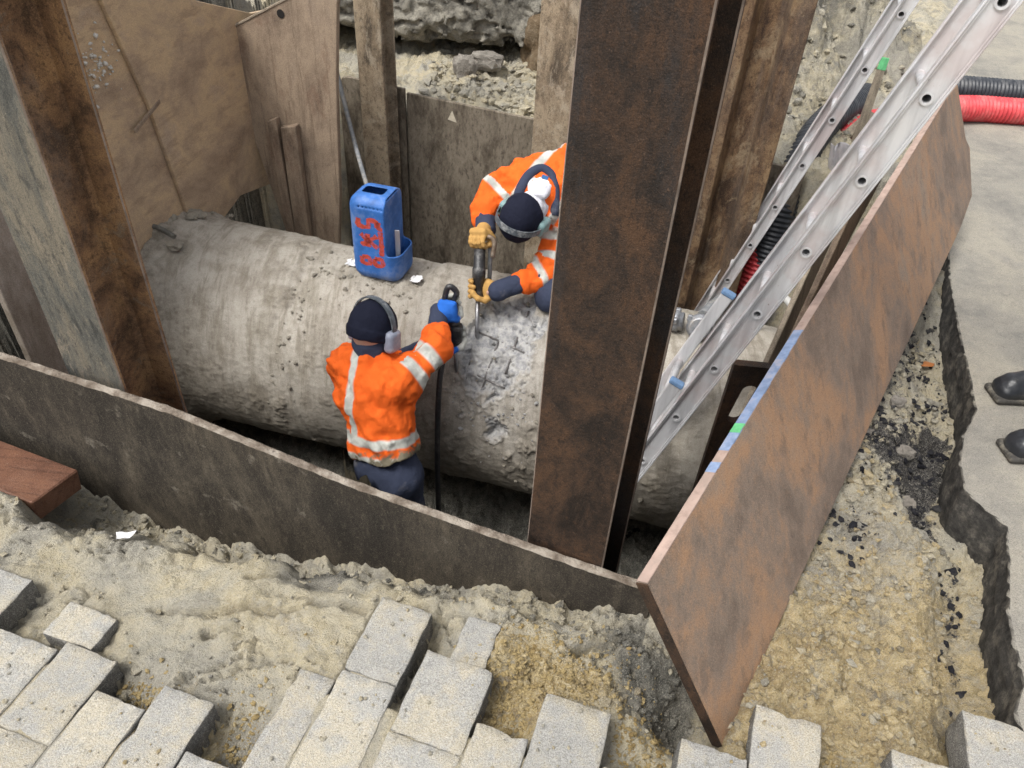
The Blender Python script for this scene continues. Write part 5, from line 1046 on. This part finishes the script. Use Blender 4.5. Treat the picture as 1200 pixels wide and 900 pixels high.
link('collar', sweep(spline([(-.045, 2.69, .22), (-.015, 2.745, .295), (.015, 2.795, .33), (.06, 2.82, .345), (.1, 2.805, .325), (.118, 2.755, .28), (.12, 2.7, .21)], 30), [.016] * 4 + [.019] * 26, 12), NAVY, w2)

# bystander on the road; only the boots reach into the picture
J3 = dict(pelvis=(1.86, 1.93, .86), waist=(1.87, 1.93, 1.03), chest=(1.88, 1.94, 1.22), neck=(1.88, 1.94, 1.38), shL=(1.87, 1.77, 1.32), shR=(1.9, 2.1, 1.32), hipL=(1.86, 1.84, .82), hipR=(1.87, 2.02, .82), elL=(1.9, 1.7, 1.06), wrL=(1.8, 1.68, .86), hdL=(1.77, 1.68, .8), elR=(1.93, 2.17, 1.06), wrR=(1.83, 2.19, .86), hdR=(1.8, 2.19, .8),
          knL=(1.8, 1.8, .46), knR=(1.83, 2.04, .46), anL=(1.69, 1.75, .07), anR=(1.775, 2.03, .07), toe=(-.98, -.05, 0))
def stripes3(V): return band(V[:, 2], .95, .02)
person('bystander in black rubber boots standing on the road edge', J3, .9, (1.85, 1.94, 1.5), ((-1, 0, -.5), (-.25, 0, 1)), None, None, stripes3, None, [((1.765, 1.68, .775), (0, 0.05, 1), (.3, .95, 0), J3['wrL'], .012, 1), ((1.795, 2.19, .775), (0, 0.05, 1), (.3, -.95, 0), J3['wrR'], .012, 1)], TAN, MUFF_G, fore=1., mid=.01)

# ------------------------------------------------------------------ chipping hammers
MAT['tool'] = m_plain('dark_tool_steel', (.05, .05, .052), .45, .4, .4, 40, .5, .001, (.2, .19, .18)); MAT['chisel'] = m_plain('bright_chisel', (.3, .3, .31), .35, .8, .3, 60)
MAT['grip'] = m_plain('worn_brass_body', (.22, .16, .11), .5, .3, .4, 40, .4, .001, (.28, .25, .22))
def hammer(nm, a, b, label, big=1.):
    h = b - a; L_ = np.linalg.norm(h); h = h / L_; P = lambda t: Vector(a + h * t); root = empty(nm, Vector(b), label, 'chipping hammer')
    link('barrel', sweep([P(.03), P(.032), P(.1), P(.104), P(.14), P(.145), P(.21), P(.225)], [r_ * big for r_ in (.014, .022, .022, .026, .026, .021, .021, .014)], 18), MAT['tool'], root)
    link('chisel', sweep([P(.21), P(L_ - .03), P(L_)], [.0085, .0085, .003], 10), MAT['chisel'], root)
    return root, P
r1, P1 = hammer('chipping_hammer', HM1[0], HM1[1], 'dark chipping hammer held by the worker standing in the pit')
link('handle', sweep(spline([P1(.03), P1(.0) + Vector((.02, -.01, .02)), P1(.0) + Vector((-.01, -.015, .045)), P1(.03) + Vector((-.03, -.015, .0))], 20), .011, 10), MAT['tool'], r1)
link('trigger_body', bmm('trigger_body', (lambda b_: (bmesh.ops.transform(b_, matrix=Matrix.Translation(P1(.15) + Vector((.012, -.01, 0))), verts=b_.verts), b_)[1])(box_bm(.045, .05, .075, .012, 2))), MAT['tool'], r1)
tag(link('air_hose', sweep(spline([P1(.17) + Vector((-.02, -.02, 0)), (-.272, 2.22, -.25), (-.275, 2.14, -.5), (-.27, 2.1, -.85), (-.26, 2.08, -1.2), (-.2, 2.0, -1.46), (.1, 1.8, -1.47)], 60), .0115, 10), MAT['hose_k']), 'black air hose hanging from the hammer down into the pit', 'hose')
r2, P2_ = hammer('chipping_hammer', HM2[0], HM2[1], 'upright chipping hammer with bright steel point under the bent worker')
link('handle', sweep(spline([P2_(.03), P2_(.0), P2_(0) + Vector((.03, -.01, .025)), P2_(0) + Vector((.055, -.02, .012)), P2_(.05) + Vector((.05, -.02, 0))], 24), .0095, 10), MAT['grip'], r2)
tag(link('air_hose', sweep(spline([P2_(.0) + Vector((.035, .01, .02)), P2_(.05) + Vector((.04, .02, 0)), P2_(.13) + Vector((.04, .045, 0)), P2_(.2) + Vector((.05, .1, -.02)), (.0, 2.75, -.12), (.15, 2.9, -.3)], 40), .009, 10), MAT['hose_g']), 'grey air hose running from the upright hammer over the pipe', 'hose')
